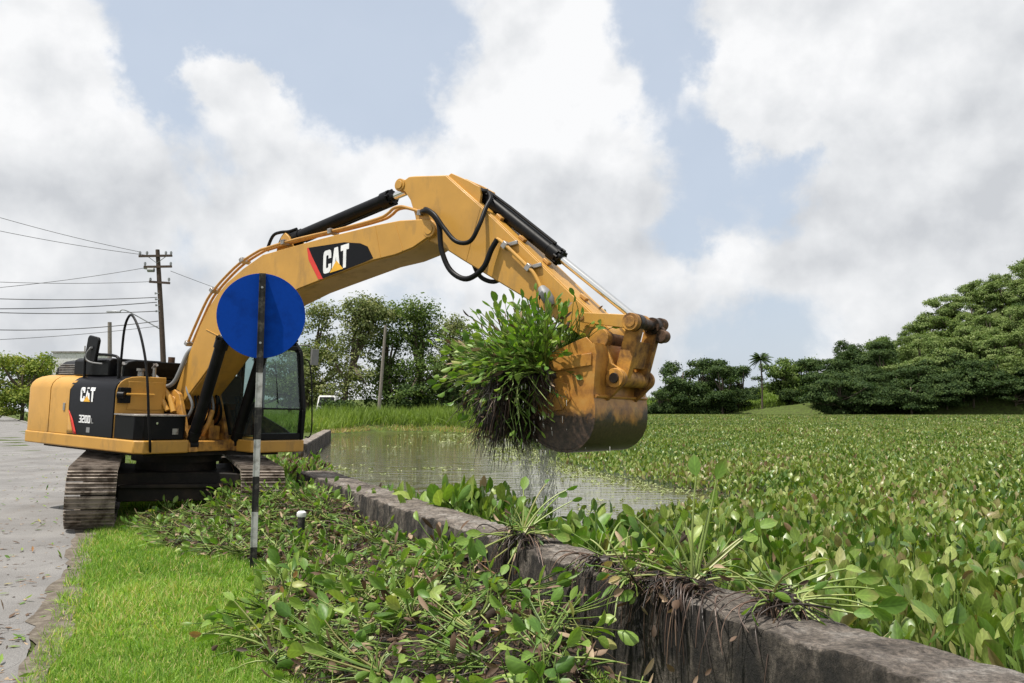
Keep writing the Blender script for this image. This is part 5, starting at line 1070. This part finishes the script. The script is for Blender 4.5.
WN = Vector((-.894, -.447, 0)); WA = Vector((-.447, .894, 0))
def edge_dist(x, y):   # distance from the near edge of the wall top
    return float(dist_line(np.array([[x, y]]), WALL_N)[0])
def custom_plant(loc, tips, label, roots=60, rlen=.35, extra=0, rootdir=(-.3, -.6, -.5), group=None, name='uprooted_plant', side_spread=.12, dead=6, hang=0, hspread=.3):
    """one pulled-up water hyacinth: tips are (dx, dy, dz, blade length, tone)"""
    q = QM(); T = np.array(tips, float); n = len(T); z = np.zeros((n, 3)); c = rng.normal(size=(n, 3))*.015; e = T[:, :3]
    L = np.linalg.norm(e, axis=1)[:, None]; mid = e*.5+np.array([0, 0, .10])*L+rng.normal(size=(n, 3))*.02
    stems(q, c, mid, e, .0085, .005, rng.uniform(.6, .88, n), 7, 1, 6)
    ax = nrm(e-mid+rng.normal(size=(n, 3))*.03); sd = nrm(np.cross(ax, nrm(np.array([[.2, 1., .15]])+rng.normal(size=(n, 3))*.5)))
    leaves(q, e, ax, sd, T[:, 3], T[:, 3]*rng.uniform(.5, .62, n), T[:, 4], .3, rng.uniform(-.2, .2, n), mi=0)
    if extra: rosettes(q, rng.normal(size=(extra, 3))*np.array([side_spread, side_spread, .02])+np.array([0, 0, .03]), nrm(rand_dir(extra)*np.array([1, 1, .35])+np.array([0, 0, .35])), 6, (.10, .30), (.06, .11), (10, 80), .15, .45, 12, .25, .0042)
    n = roots; c = rng.normal(size=(n, 3))*np.array([.06, .05, .02]); d = nrm(np.array(rootdir)+rng.normal(size=(n, 3))*.55)
    d[:, 2] = np.where(d[:, 2] > .1, -.1, d[:, 2]); Lr = rng.uniform(.3, 1, n)[:, None]*rlen; e = c+d*Lr; m_ = c+nrm(d+np.array([0, 0, .6]))*Lr*.5
    stems(q, c, m_, e, .0055, .002, rng.random(n), 6, 3, 4)
    if dead:
        k = rng.integers(0, n, dead); leaves(q, e[k], d[k], rand_dir(dead), rng.uniform(.06, .11, dead), rng.uniform(.03, .05, dead), rng.random(dead), .5, .3, mi=2)
    if hang:         # strands creeping over the near edge and down the face of the wall
        D = edge_dist(loc[0], loc[1]); wn = np.array(WN); wa = np.array(WA); n = hang; al = rng.normal(size=n)*hspread; c = rng.normal(size=(n, 3))*np.array([.05, .05, .012])+wa*al[:, None]*.5
        e = wn*(D+.035+rng.uniform(0, .05, n))[:, None]+wa*(al+rng.normal(size=n)*.06)[:, None]; e[:, 2] = -rng.uniform(.05, .52, n)**1.3
        m_ = wn*(D+.05)*np.ones((n, 1))+wa*(al*.9)[:, None]; m_[:, 2] = rng.uniform(.03, .14, n); stems(q, c, m_, e, rng.uniform(.0035, .008, n), .0022, rng.random(n), 8, 3, 4)
        k = rng.integers(0, n, max(2, n//12)); leaves(q, e[k], np.array([0, 0, -1.])+rng.normal(size=(len(k), 3))*.5, rand_dir(len(k)), rng.uniform(.04, .08, len(k)), rng.uniform(.018, .035, len(k)), rng.uniform(.3, 1, len(k)), .5, .3, mi=2)
    # root crown
    u = np.linspace(0, np.pi, 9); v = np.linspace(0, 2*np.pi, 15); Uu, Vv = np.meshgrid(u, v, indexing='ij'); D = np.stack([np.sin(Uu)*np.cos(Vv), np.sin(Uu)*np.sin(Vv), np.cos(Uu)], -1)
    w = .7+.6*vnoise(D[..., 0].ravel()*3, D[..., 1].ravel()*3+D[..., 2].ravel()*2, 2, 8).reshape(Uu.shape); w[:, -1] = w[:, 0]
    P = D*w[..., None]*np.array([.09, .07, .035]); F, k = grid_faces(1, 9, 15); q.add(P, F, np.full(k, .4), 3)
    o = q.build(name, HMATS); o.location = loc; tag(o, label, 'plant', group); return o
G = 'uprooted hyacinths lying on the wall'
r_ = lambda: float(rng.uniform(.25, .7))
custom_plant((1.02, 4.80, .69), [(.03, .0, .60, .13, .35), (.15, .02, .58, .14, .4), (.13, .05, .45, .08, .5), (-.33, -.05, .38, .10, .7), (-.15, .0, .36, .09, .75), (-.03, .05, .34, .08, .6), (.40, .1, .30, .13, .45), (.34, .18, .22, .12, .2), (.30, .05, .24, .12, .6), (-.30, .1, .10, .10, .6), (.42, -.05, .02, .12, .75), (-.4, .02, .03, .08, .9)],
             'tall upright hyacinth with two raised leaves standing on the wall top', 46, .3, 5, (-.75, -.45, -.2), G, side_spread=.13, dead=5, hang=38, hspread=.20)
custom_plant((1.40, 4.42, .69), [(.42, .08, .09, .14, .5), (.48, .0, .05, .12, .55), (.46, -.08, -.02, .16, .3), (.40, -.14, -.01, .12, .4), (.28, -.22, -.02, .10, .3), (.18, -.28, -.10, .11, .35), (.10, -.26, -.05, .09, .5), (.38, .12, .13, .12, .7), (.05, -.3, -.14, .09, .45), (.24, .14, .10, .10, .8), (-.22, -.2, .0, .08, .6), (.36, -.05, .03, .13, .6)],
             'spread hyacinth with long green stalks reaching right along the wall top', 50, .25, 3, (-.7, -.5, -.2), G, hang=10, hspread=.15)
custom_plant((.62, 5.55, .69), [(.25, .1, .04, .09, .6), (.30, .15, .06, .08, .7), (.20, .25, .12, .09, .5), (.34, .05, .02, .10, .6), (-.1, .1, .12, .08, .5), (.12, .2, .22, .08, .3)],
             'small flattened hyacinth between the two larger clumps on the wall', 45, .3, 3, (-.3, -.8, -.2), G, hang=18, hspread=.2)
custom_plant((.07, 6.55, .70), [(.36, .1, .34, .10, .2), (.30, .2, .28, .10, .25), (.40, .05, .26, .09, .3), (.20, .2, .38, .07, .15), (.02, .1, .34, .12, .5), (-.30, -.15, .04, .12, .6), (-.38, -.2, .0, .12, .5), (-.30, -.3, -.06, .12, .4), (-.2, -.3, -.12, .12, .6), (-.42, -.25, -.1, .11, .5), (.3, 0, .05, .10, .4), (.26, -.15, .02, .12, .5), (-.1, -.32, -.16, .12, .45)],
             'hyacinth flopped over the middle of the wall with leaves on both sides', 70, .3, 6, (.2, -.7, -.2), G, side_spread=.10, hang=18, hspread=.25)
custom_plant((.86, 5.00, .69), [(-.25, .15, .06, .08, .9), (-.30, -.1, .03, .08, .95), (.05, -.28, -.05, .08, .9)], 'brown withered hyacinth with roots trailing down the wall face', 46, .35, 7, (-.6, -.8, -.2), G, side_spread=.16, dead=8, hang=30, hspread=.26)
custom_plant((-1.62, 5.84, .02), [(-.10, .0, .42, .11, .6), (-.29, .02, .34, .11, .6), (-.48, -.05, .14, .09, .98), (.12, .0, .50, .06, .98), (.05, .0, .40, .05, .97), (.2, .1, .18, .08, .5), (-.2, .05, .08, .08, .4)],
             'single straggly hyacinth standing in the green grass left of the heap', 14, .15, 0, (0, -.2, -.5), None, dead=2)

# tall dark plants rooted along the back of the wall
def shore_plant(x, y, h, n, label, spread, cat='plant', bl=(.14, .24)):
    q = QM(); C = rng.normal(size=(n, 3))*np.array([spread, spread, 0]); U = nrm(np.array([[0, 0, 1.]])+rng.normal(size=(n, 3))*.2)
    rosettes(q, C, U, 7, (h*.45, h*.92), bl, (3, 32), .02, .05, 0, .2, .005); o = q.build('marsh_plant', HMATS); o.location = (x, y, ZW); tag(o, label, 'plant', 'leafy plants growing behind the wall'); return o
shore_plant(-1.78, 11.75, .78, 18, 'yellowish leafy plants at the far end of the wall beside the pond', .36, bl=(.09, .14))
shore_plant(-1.2, 10.65, .78, 18, 'low bright leafy plants behind the wall left of the dense bush', .26)
shore_plant(-.62, 9.75, .92, 18, 'upright broad leafed plant behind the wall below the hanging roots', .20, bl=(.2, .32))
shore_plant(-.12, 9.0, .92, 28, 'dense dark green bushy plant behind the wall beside the falling water', .22, bl=(.08, .14))
shore_plant(.55, 8.1, .82, 22, 'glossy dark leaved plants right of the falling water behind the wall', .4)

# ------------------------------------------------------------------ trees
M['leaf_mid'] = leafmat('tree_leaf_mid', [(0, (0.045, 0.081, 0.018)), (.5, (0.091, 0.142, 0.033)), (1, (0.166, 0.209, 0.058))], .65, .25, (1.3, 1.5, .5), .15)
M['leaf_pale'] = leafmat('tree_leaf_pale', [(0, (0.083, 0.115, 0.036)), (.5, (0.151, 0.182, 0.064)), (1, (0.287, 0.290, 0.128))], .65, .3, (1.3, 1.4, .6), .15)
M['leaf_dark'] = leafmat('tree_leaf_dark', [(0, (0.021, 0.043, 0.013)), (.5, (0.042, 0.074, 0.021)), (1, (0.083, 0.121, 0.033))], .65, .18, (1.3, 1.5, .5), .15)
M['leaf_bright'] = leafmat('tree_leaf_bright', [(0, (0.091, 0.149, 0.026)), (.5, (0.181, 0.236, 0.041)), (1, (0.318, 0.324, 0.064))], .65, .3, (1.3, 1.4, .5), .15)
M['leaf_vine'] = leafmat('tree_leaf_vine', [(0, (0.068, 0.115, 0.028)), (.5, (0.144, 0.203, 0.058)), (1, (0.257, 0.304, 0.122))], .65, .25, (1.3, 1.4, .6), .15)
def crown_mesh(name, lobes, nclump, per, leaf, clump=.5, flat=1.0, asp=.7):
    """leaf clumps spread over and through the lobes (centre, radii)"""
    q = QM(); w = np.array([r[0]*r[1]+r[0]*r[2]+r[1]*r[2] for _, r in lobes]); w = w/w.sum()
    k = rng.choice(len(lobes), nclump, p=w); C = np.array([l[0] for l in lobes])[k]; Rr = np.array([l[1] for l in lobes])[k]
    d = rand_dir(nclump); d[:, 2] = np.where(d[:, 2] < -.35, -d[:, 2]*.6, d[:, 2]); d = nrm(d); rad = rng.uniform(.45, 1.03, nclump)**.6
    P = C+d*Rr*rad[:, None]; tone = np.clip(rng.beta(2, 2, nclump), 0, 1)
    i = np.repeat(np.arange(nclump), per); n = len(i); off = rng.normal(size=(n, 3))*clump*np.array([1, 1, .6*flat]); p = P[i]+off
    nn = nrm(d[i]*.9+rand_dir(n)*.8+np.array([0, 0, .35])); a = nrm(np.cross(nn, rand_dir(n))); s = np.cross(nn, a)
    L = rng.uniform(.7, 1.3, n)*leaf
    leaves(q, p-a*L[:, None]/2, a, s, L, L*asp, np.clip(tone[i]+rng.normal(size=n)*.12, 0, 1), .15, .1, LEAF3)
    return q.mesh(name)
def trunk_mesh(name, base_r, path, branches):
    mb = MB(); n = len(path); mb.tube(path, [base_r*(1-.65*i/(n-1)) for i in range(n)], 9, smooth=3)
    for (a, b, c, r) in branches: mb.tube([a, b, c], [r, r*.7, r*.25], 6, smooth=3)
    me = bpy.data.meshes.new(name); me.from_pydata(mb.v, [], mb.f); me.polygons.foreach_set('use_smooth', [True]*len(me.polygons)); return me
def kind(h, w, nl, leaf, nclump, per, style='round', lean=(0, 0), clump=.5, seed=0):
    g = random.Random(seed); lobes = []
    if style == 'round':
        for _ in range(nl): a = g.uniform(0, 6.28); r = g.uniform(.1, .36)*w; z = h*g.uniform(.22, .86); lobes.append(((r*math.cos(a)*g.uniform(.7, 1.4)+lean[0]*z/h, r*math.sin(a)+lean[1]*z/h, z), (w*g.uniform(.09, .22), w*g.uniform(.09, .22), h*g.uniform(.05, .13))))
    elif style == 'tall':
        for _ in range(nl): a = g.uniform(0, 6.28); z = h*g.uniform(.17, .93); r = g.uniform(.0, .44)*w*(1.2-z/h); lobes.append(((r*math.cos(a)+lean[0]*z/h, r*math.sin(a)+lean[1]*z/h, z), (w*g.uniform(.13, .24), w*g.uniform(.13, .24), h*g.uniform(.07, .13))))
    else:  # spreading, layered umbrella crown
        for _ in range(nl): a = g.uniform(0, 6.28); r = math.sqrt(g.random())*.42*w; z = h*(.93-.42*(r/(.42*w))**2-g.uniform(0, .22)); lobes.append(((r*math.cos(a), r*math.sin(a), z), (w*g.uniform(.12, .2), w*g.uniform(.12, .2), h*g.uniform(.05, .09))))
    cr = crown_mesh('crown', lobes, nclump, per, leaf, clump)
    path = [(0, 0, -1.2), (lean[0]*.1+g.uniform(-.2, .2), 0, h*.25), (lean[0]*.45, g.uniform(-.3, .3), h*.5), (lean[0]*.7, 0, h*.75)]; br = []
    for c_, r_2 in lobes[:12]: s = Vector(path[1]).lerp(Vector(path[2]), g.random()); c3 = Vector(c_); br.append((tuple(s), tuple(s.lerp(c3, .5)+Vector((0, 0, -.03*h))), tuple(c3), .018*h))
    return cr, trunk_mesh('trunk', .026*h, path, br)
def put_tree(km, mat, x, y, z, rz, s, label, group, name='tree', sz=1):
    cr, tr = km; t = empty(name, (x, y, z), rz, label, 'tree', group); t.scale = (s, s, s*sz)
    if not cr.materials: cr.materials.append(mat)
    if not tr.materials: tr.materials.append(M['bark'])
    for nm_, me in (('crown', cr), ('trunk', tr)):
        o = bpy.data.objects.new(nm_, me); col.objects.link(o); o.parent = t
    return t
G1 = 'trees on the bank behind the boom'
T = [(-21.6, 88, 13.4, 8.5, 'tall', (1.5, 0), 'leaf_pale', 'pale leaved tree right behind the excavator cab'), (-17.2, 86, 13.2, 7.5, 'tall', (2.2, 0), 'leaf_pale', 'leaning tree with a long dark slanted trunk behind the cab'),
     (-13.6, 90, 13.0, 8.5, 'tall', (0, 0), 'leaf_mid', 'broad green tree left of the grey pole behind the boom'), (-9.6, 88, 12.6, 7.5, 'tall', (0, 0), 'leaf_mid', 'tall tree just right of the grey pole behind the boom'),
     (-6.9, 92, 11.3, 7, 'tall', (.5, 0), 'leaf_pale', 'pale tree at the right end of the row behind the boom'), (-4.0, 96, 9.2, 7, 'round', (0, 0), 'leaf_dark', 'lower dark tree partly hidden by the clump in the bucket'), (-24.5, 92, 9.5, 8, 'round', (0, 0), 'leaf_mid', 'green tree seen through the cab windows'), (-1.2, 104, 6.5, 7, 'round', (0, 0), 'leaf_dark', 'low dark tree behind the hanging roots')]
for i, (x, y, h, w, st, ln, mt, lb) in enumerate(T):
    km = kind(h, w*1.2, 34, .25, 620, 14, st, ln, .36, seed=i+40); put_tree(km, M[mt], x, y, float(land_h(np.array([x]), np.array([y]))[0]), 0, 1, lb, G1)
for i, (x, y, h, w, lb) in enumerate([(-12.0, 88, 4.2, 9, 'dark bush at the foot of the trees left of the grey pole'), (-7.5, 90, 4.6, 9, 'dark bush under the trees right of the grey pole'), (-3.9, 90, 5.0, 8, 'dark bush at the right end of the tree row'), (-16.4, 80, 2.0, 3, 'small bush right of the white van')]):
    km = kind(h, w, 10, .26, 260, 14, 'round', (0, 0), .4, seed=i+70); put_tree(km, M['leaf_dark'], x, y, .6, 0, 1, lb, 'bushes under the bank trees', 'bush')
# left background
for i, (x, y, h, w, st, mt, lb) in enumerate([(-82, 140, 12.5, 12, 'round', 'leaf_bright', 'small yellow green tree standing at the left edge beyond the road'), (-92, 160, 11, 14, 'round', 'leaf_dark', 'dark tree at the far left edge behind the yellow green tree'), (-93, 178, 13.5, 18, 'round', 'leaf_dark', 'dark tree crown just left of the pale building'), (-79, 150, 8.5, 15, 'round', 'leaf_bright', 'bright green bush right of the small roadside tree'), (-88, 139, 6.5, 11, 'round', 'leaf_bright', 'yellowish bush at the left edge of the verge'), (-75, 138, 4.5, 10, 'round', 'leaf_mid', 'low green bush just above the tail of the excavator')]):
    km = kind(h, w, 16, .42, 420, 13, st, (0, 0), .6, seed=i+90); put_tree(km, M[mt], x, y, 0, 0, 1, lb, 'roadside trees at the left', 'bush' if h < 6 else 'tree')

# forest on the right: a few kinds, each tree its own object
K1 = [(kind(16, 26, 26, .62, 760, 14, 'umbrella', (0, 0), .62, seed=i+1), 'leaf_dark') for i in range(3)]
K2 = [(kind(17, 15, 22, .55, 700, 14, 'round', (0, 0), .62, seed=i+11), 'leaf_dark') for i in range(2)]
K3 = [(kind(16, 16, 22, .55, 700, 14, 'round', (0, 0), .62, seed=i+21), 'leaf_vine') for i in range(3)]
K4 = [(kind(12, 12, 16, .55, 420, 13, 'round', (0, 0), .7, seed=i+31), 'leaf_mid') for i in range(2)]
G2 = 'trees of the wooded hill on the right'
LB = {0: 'dark spreading tree in the woods along the right shore', 1: 'dark round crowned tree on the wooded hill', 2: 'light green vine covered tree on the upper right hillside', 3: 'mid green tree on the wooded hill'}
def wx(px, y): return (px-512)/834*y
g = random.Random(12); nT = 0
rows = [(266, 18, .95), (274, 20, .95), (283, 26, 1.0), (294, 30, 1.0), (306, 38, 1.0), (320, 55, 1.05), (342, 90, 1.1)]
for (y, dy, sc_) in rows:
    px = 842 if y < 290 else 850
    while px < 1085:
        x = wx(px, y)+g.uniform(-2, 2); yy = y+g.uniform(-5, 5); z = float(ground_z(np.array([x]), np.array([yy]))[0])
        light = (px > 925 and y > 270 and g.random() < .8) or (px > 880 and y > 275 and g.random() < .3) or (px > 950 and g.random() < .35)
        if light: km, mt = g.choice(K3); li = 2
        elif y < 290 and g.random() < .7: km, mt = g.choice(K1); li = 0
        elif g.random() < .5: km, mt = g.choice(K2); li = 1
        else: km, mt = g.choice(K4); li = 3
        put_tree(km, M[mt], x, yy, z-.4, g.uniform(0, 6.28), sc_*g.uniform(.72, 1.05), LB[li], G2, sz=g.uniform(.85, 1.1)); nT += 1
        px += g.uniform(17, 27)*(1.35 if li == 0 else 1)
G3 = 'trees on the far shore'
KB = [kind(7, 15, 14, .6, 380, 13, 'round', (0, 0), .7, seed=i+61) for i in range(2)]
for i, px in enumerate([652, 668, 690, 706, 722, 738, 792, 812, 832, 852, 872, 894, 917, 940, 963, 986, 1008, 1030, 1052]):
    yb = (302 if px < 830 else 268)+(i % 3); xb = wx(px, yb); put_tree(KB[i % 2], M['leaf_dark'], xb, yb, float(ground_z(np.array([xb]), np.array([yb*1.0]))[0])-.3, i*1.3, 1.0 if px > 830 else .85, 'low dark bush along the far waterline', 'bushes along the far waterline', 'bush')
for (px, y, s, ki, lb) in [(658, 300, .62, 1, 'small dark tree on the far shore right beside the bucket'), (683, 305, 1.25, 1, 'tallest dark tree on the far shore right of the bucket'), (702, 318, 1.25, 1, 'dark tree behind the tallest one on the far shore'), (722, 300, 1.12, 1, 'round dark tree in the middle of the far shore group'), (742, 312, 1.0, 1, 'low dark tree just left of the palm'), (782, 306, 1.35, 3, 'mid green branching tree right of the palm'), (802, 318, 1.35, 3, 'tree on the far rise right of the palm group'), (818, 300, .95, 1, 'small dark tree where the far shore meets the hill'), (840, 285, .95, 0, 'spreading dark tree at the left foot of the wooded hill'), (667, 330, 1.0, 3, 'tree behind the far shore group near the bucket')]:
    km, mt = {0: K1, 1: K2, 3: K4}[ki][int(px) % 2]; x = wx(px, y); put_tree(km, M[mt], x, y, float(ground_z(np.array([x]), np.array([y]))[0])-.3, px, s, lb, G3)
def palm():
    y = 300; x = wx(761, y); h = 20.6; t = empty('palm_tree', (x, y, 0), 0, 'tall palm rising above the trees on the far shore', 'palm tree')
    mb = MB(); mb.tube([(0, 0, -1), (.3, 0, h*.5), (0, 0, h)], [.42, .30, .24], 9, smooth=4); mb.build('trunk', M['bark'], t)
    q = QM(); g = random.Random(8); m_ = 34; tt = np.linspace(.06, 1, m_)
    for k in range(34):
        a = k*2.39996; e0 = R(78-k*3.4); L = g.uniform(4.0, 4.9); d = np.array([math.cos(a), math.sin(a)])
        r_ = L*(math.cos(e0)*tt+.25*tt**2*max(0, math.sin(e0))); z = h+L*(math.sin(e0)*tt-(.50 if e0 > 0 else .30)*tt**2); c = np.stack([d[0]*r_, d[1]*r_, z], -1)
        wl = 1.0*np.sin(np.pi*np.clip(tt*.85+.12, 0, 1))+.1
        for s in (-1, 1): leaves(q, c, np.tile(np.array([-d[1]*s, d[0]*s, -.7]), (m_, 1))+np.array([d[0], d[1], 0])*.45, np.tile(np.array([d[0], d[1], 0]), (m_, 1)), wl, .15, rng.random(m_), .1, -.3, LEAF3)
    o = q.build('fronds', M['leaf_dark'], t)
palm()

# ------------------------------------------------------------------ poles, wires, van, building
def pole_and_lines():
    y = 46; bx = wx(165.5, y)+.25; tx = wx(153, y); zt = HC+(411-250)/834*y*1.0+.1
    t = empty('utility_pole', (bx, y, 0), 0, 'leaning wooden utility pole with crossarms and insulators above the excavator', 'pole'); top = Vector((tx-bx, 0, zt))
    P = lambda f: top*f
    mb = MB(); mb.tube([(0, 0, -1), P(.5), P(1)], [.17, .145, .11], 12, smooth=3); mb.build('shaft', M['wood'], t)
    def zf(py): return (HC+(411-py)/834*y)/zt
    for py, x0, x1 in ((255, -1.0, .85), (266, -.75, .8), (282, -.5, .65)):
        c = P(zf(py)); mb = MB(); mb.box((c.x+(x0+x1)/2, -.14, c.z), (x1-x0, .1, .12), Matrix.Rotation(R(4 if py == 282 else -1), 3, 'Y')); ca = mb.build('crossarm', M['wood'], t)
        for x in ([x0+.06, x1-.06] if py != 255 else [x0+.06, x0+.45, x1-.35, x1-.06]):
            mb = MB(); mb.cyl((c.x+x, -.14, c.z+.06), (c.x+x, -.14, c.z+.26), .045, 8); mb.cyl((c.x+x, -.14, c.z+.12), (c.x+x, -.14, c.z+.22), .07, 8); mb.build('insulator', M['galv'], ca)
    mb = MB(); c = P(zf(266)); mb.cyl((c.x-.75, -.1, c.z-.04), (c.x-.4, -.1, c.z-.1), .09, 10); mb.cyl((c.x-.5, -.2, c.z-.2), (c.x-.15, -.2, c.z-.2), .12, 10); mb.build('cutout_switch', M['galv'], t)
    mb = MB(); c = P(zf(255)); mb.tube([(c.x-.55, -.14, c.z), (c.x, -.1, c.z-.4), (c.x+.55, -.14, c.z)], .02, 6); mb.build('brace', M['galv'], t)
    mb = MB()
    for py in range(294, 318, 6): c = P(zf(py)); mb.cyl((c.x-.2, -.12, c.z), (c.x-.2, -.12, c.z+.1), .05, 8); mb.box((c.x-.1, -.12, c.z+.05), (.2, .04, .04))
    mb.build('wire_rack', M['galv'], t)
    lt = MB(); c = P(zf(330)); a = Vector((wx(122, y)-bx, -.6, HC+(411-313)/834*y)); lt.tube([c, c.lerp(a, .55)+Vector((0, 0, .18)), a+Vector((.25, 0, .12)), a], .03, 8, smooth=4); la = lt.build('lamp_arm', M['galv'], t)
    mb = MB(); h = a+Vector((-.28, 0, 0)); mb.rings([[(h.x+dx, h.y+yy*s_, h.z+zz*s_) for yy, zz in ((-.13, -.04), (.13, -.04), (.11, .06), (-.11, .06))] for dx, s_ in ((-.42, .5), (-.3, 1), (.1, 1), (.34, .5))]); mb.build('lamp_head', M['galv'], la, bevel=.01)
    # second pole off to the left carries the other ends of the lines
    G = 'overhead lines on the utility pole'
    lines = [((0, 212), (137, 251), 'highest overhead wire running left from the pole top'), ((0, 225), (142, 254), 'second wire from the top left of the pole'), ((0, 281), (142, 267), 'wire rising to the middle crossarm from the left'), ((0, 276), (150, 281), 'wire reaching the lowest crossarm from the left'), ((0, 293), (155, 297), 'upper cable of the bundle left of the pole'), ((0, 303), (155, 302), 'second cable of the bundle left of the pole'), ((0, 307), (156, 311), 'third cable of the bundle left of the pole'), ((0, 319), (157, 321), 'thick sagging cable left of the pole above the lamp pole'), ((0, 334), (158, 326), 'lowest cable left of the pole')]
    for (p0, p1, lb) in lines:
        B = Vector((wx(p1[0], y), y-.1, HC+(411-p1[1])/834*y)); yl = 38; x_l = wx(-160, yl); sl = (p0[1]-p1[1])/(p0[0]-p1[0]); pyl = p1[1]+sl*(-160-p1[0]); A = Vector((x_l, yl, HC+(411-pyl)/834*yl))
        sag = .55 if 'sag' in lb else .28
        pts = [A.lerp(B, k/24)-Vector((0, 0, sag*4*(k/24)*(1-k/24))) for k in range(25)]
        mb = MB(); mb.tube(pts, .022 if 'thick' in lb or 'bundle' in lb else .014, 5); o = mb.build('overhead_wire', M['wire']); tag(o, lb, 'wire', G)
    B = Vector((wx(167, y), y, HC+(411-270)/834*y)); A = Vector((wx(330, 85), 85, HC+(411-318)/834*85)); mb = MB(); mb.tube([B.lerp(A, k/20)-Vector((0, 0, .4*4*(k/20)*(1-k/20))) for k in range(21)], .014, 5)
    tag(mb.build('overhead_wire', M['wire']), 'wire running right from the utility pole behind the boom', 'wire', G)
    t = empty('pole', (wx(113, 58), 58, 0), 0, 'short plain grey pole standing behind the excavator engine hood', 'pole'); mb = MB(); zt = HC+(411-322)/834*58; mb.tube([(0, 0, -1), ((wx(107.5, 58)-wx(113, 58)), 0, zt)], [.17, .13], 10); mb.build('shaft', M['wood_grey'], t)
    t = empty('pole', (wx(377.5, 78), 78, 0), 0, 'leaning grey pole in front of the bank trees', 'pole'); mb = MB(); zt = HC+(411-325)/834*78; mb.tube([(0, 0, -1), ((wx(385, 78)-wx(377.5, 78)), 0, zt)], [.19, .12], 10); mb.build('shaft', M['wood_grey'], t)
pole_and_lines()
def van():
    y = 80; x = wx(327, y); t = empty('van', (x, y, .75), R(8), 'small white van parked nose on beside the leaning tree', 'van')
    mb = MB(); pr = [(-1.0, .35), (-1.0, 1.2), (-.93, 1.3), (-.80, 2.25), (-.7, 2.4), (.7, 2.4), (.80, 2.25), (.93, 1.3), (1.0, 1.2), (1.0, .35)]
    V = []; ys = [(0, .0), (.25, .35), (.9, 1.0), (4.2, 1.0)]
    rs = []
    for yy, f in ((0, .0), (.45, 1.0), (4.2, 1.0)):
        rs.append([(a, yy, b if b < 1.25 else 1.3+(b-1.3)*(f if f > .02 else .02)) for a, b in pr])
    mb.rings(rs); bd = mb.build('body', M['white'], t, bevel=.04)
    mb = MB(); mb.add([(-.78, .02, 1.42), (.78, .02, 1.42), (.68, .40, 2.25), (-.68, .40, 2.25)], [(0, 1, 2, 3)]); o = mb.build('windshield', M['decal'], t); o.location.y = -.03
    for s in (-1, 1):
        mb = MB(); mb.cyl((s*.72, -.03, .85), (s*.72, .02, .85), .13, 14); mb.build('headlight', M['light_glass'], t)
        for yy in (.8, 3.4): mb = MB(); mb.cyl((s*.98, yy, .35), (s*.78, yy, .35), .34, 18); mb.build('wheel', M['rubber'], t)
    mb = MB(); mb.bb(-.95, .95, -.08, .05, .38, .6); mb.build('bumper', M['hose_grey'], t, bevel=.02); mb = MB(); mb.bb(-.45, .45, -.02, .03, .75, .95); mb.build('grille', M['black'], t)
van()
def building():
    y = 150; x0 = wx(52, y); x1 = wx(86, y); zt = HC+(411-353)/834*y; t = empty('building', ((x0+x1)/2, y, 0), 0, 'pale flat roofed building far behind the excavator engine hood', 'building'); w = (x1-x0)/2
    mb = MB(); mb.bb(-w, w, 0, 9, -.5, zt); mb.build('wall', M['white'], t); mb = MB(); mb.bb(-w-.2, w+.2, -.2, 9.2, zt+.003, zt+.3); rf = mb.build('roof', M['concrete_grey'], t)
    mb = MB(); mb.cyl((.6, 4, zt+.3), (.6, 4, zt+1.6), .12, 8); mb.build('chimney', M['concrete_grey'], rf)
    for k in range(3):
        for zz in (1.2, 4.4, 7.4): cx = -w+1.3+k*(2*w-2.6)/2; mb = MB(); mb.bb(cx-.6, cx+.6, -.03, .05, zz, zz+1.3); mb.build('window', M['decal'], t)
building()
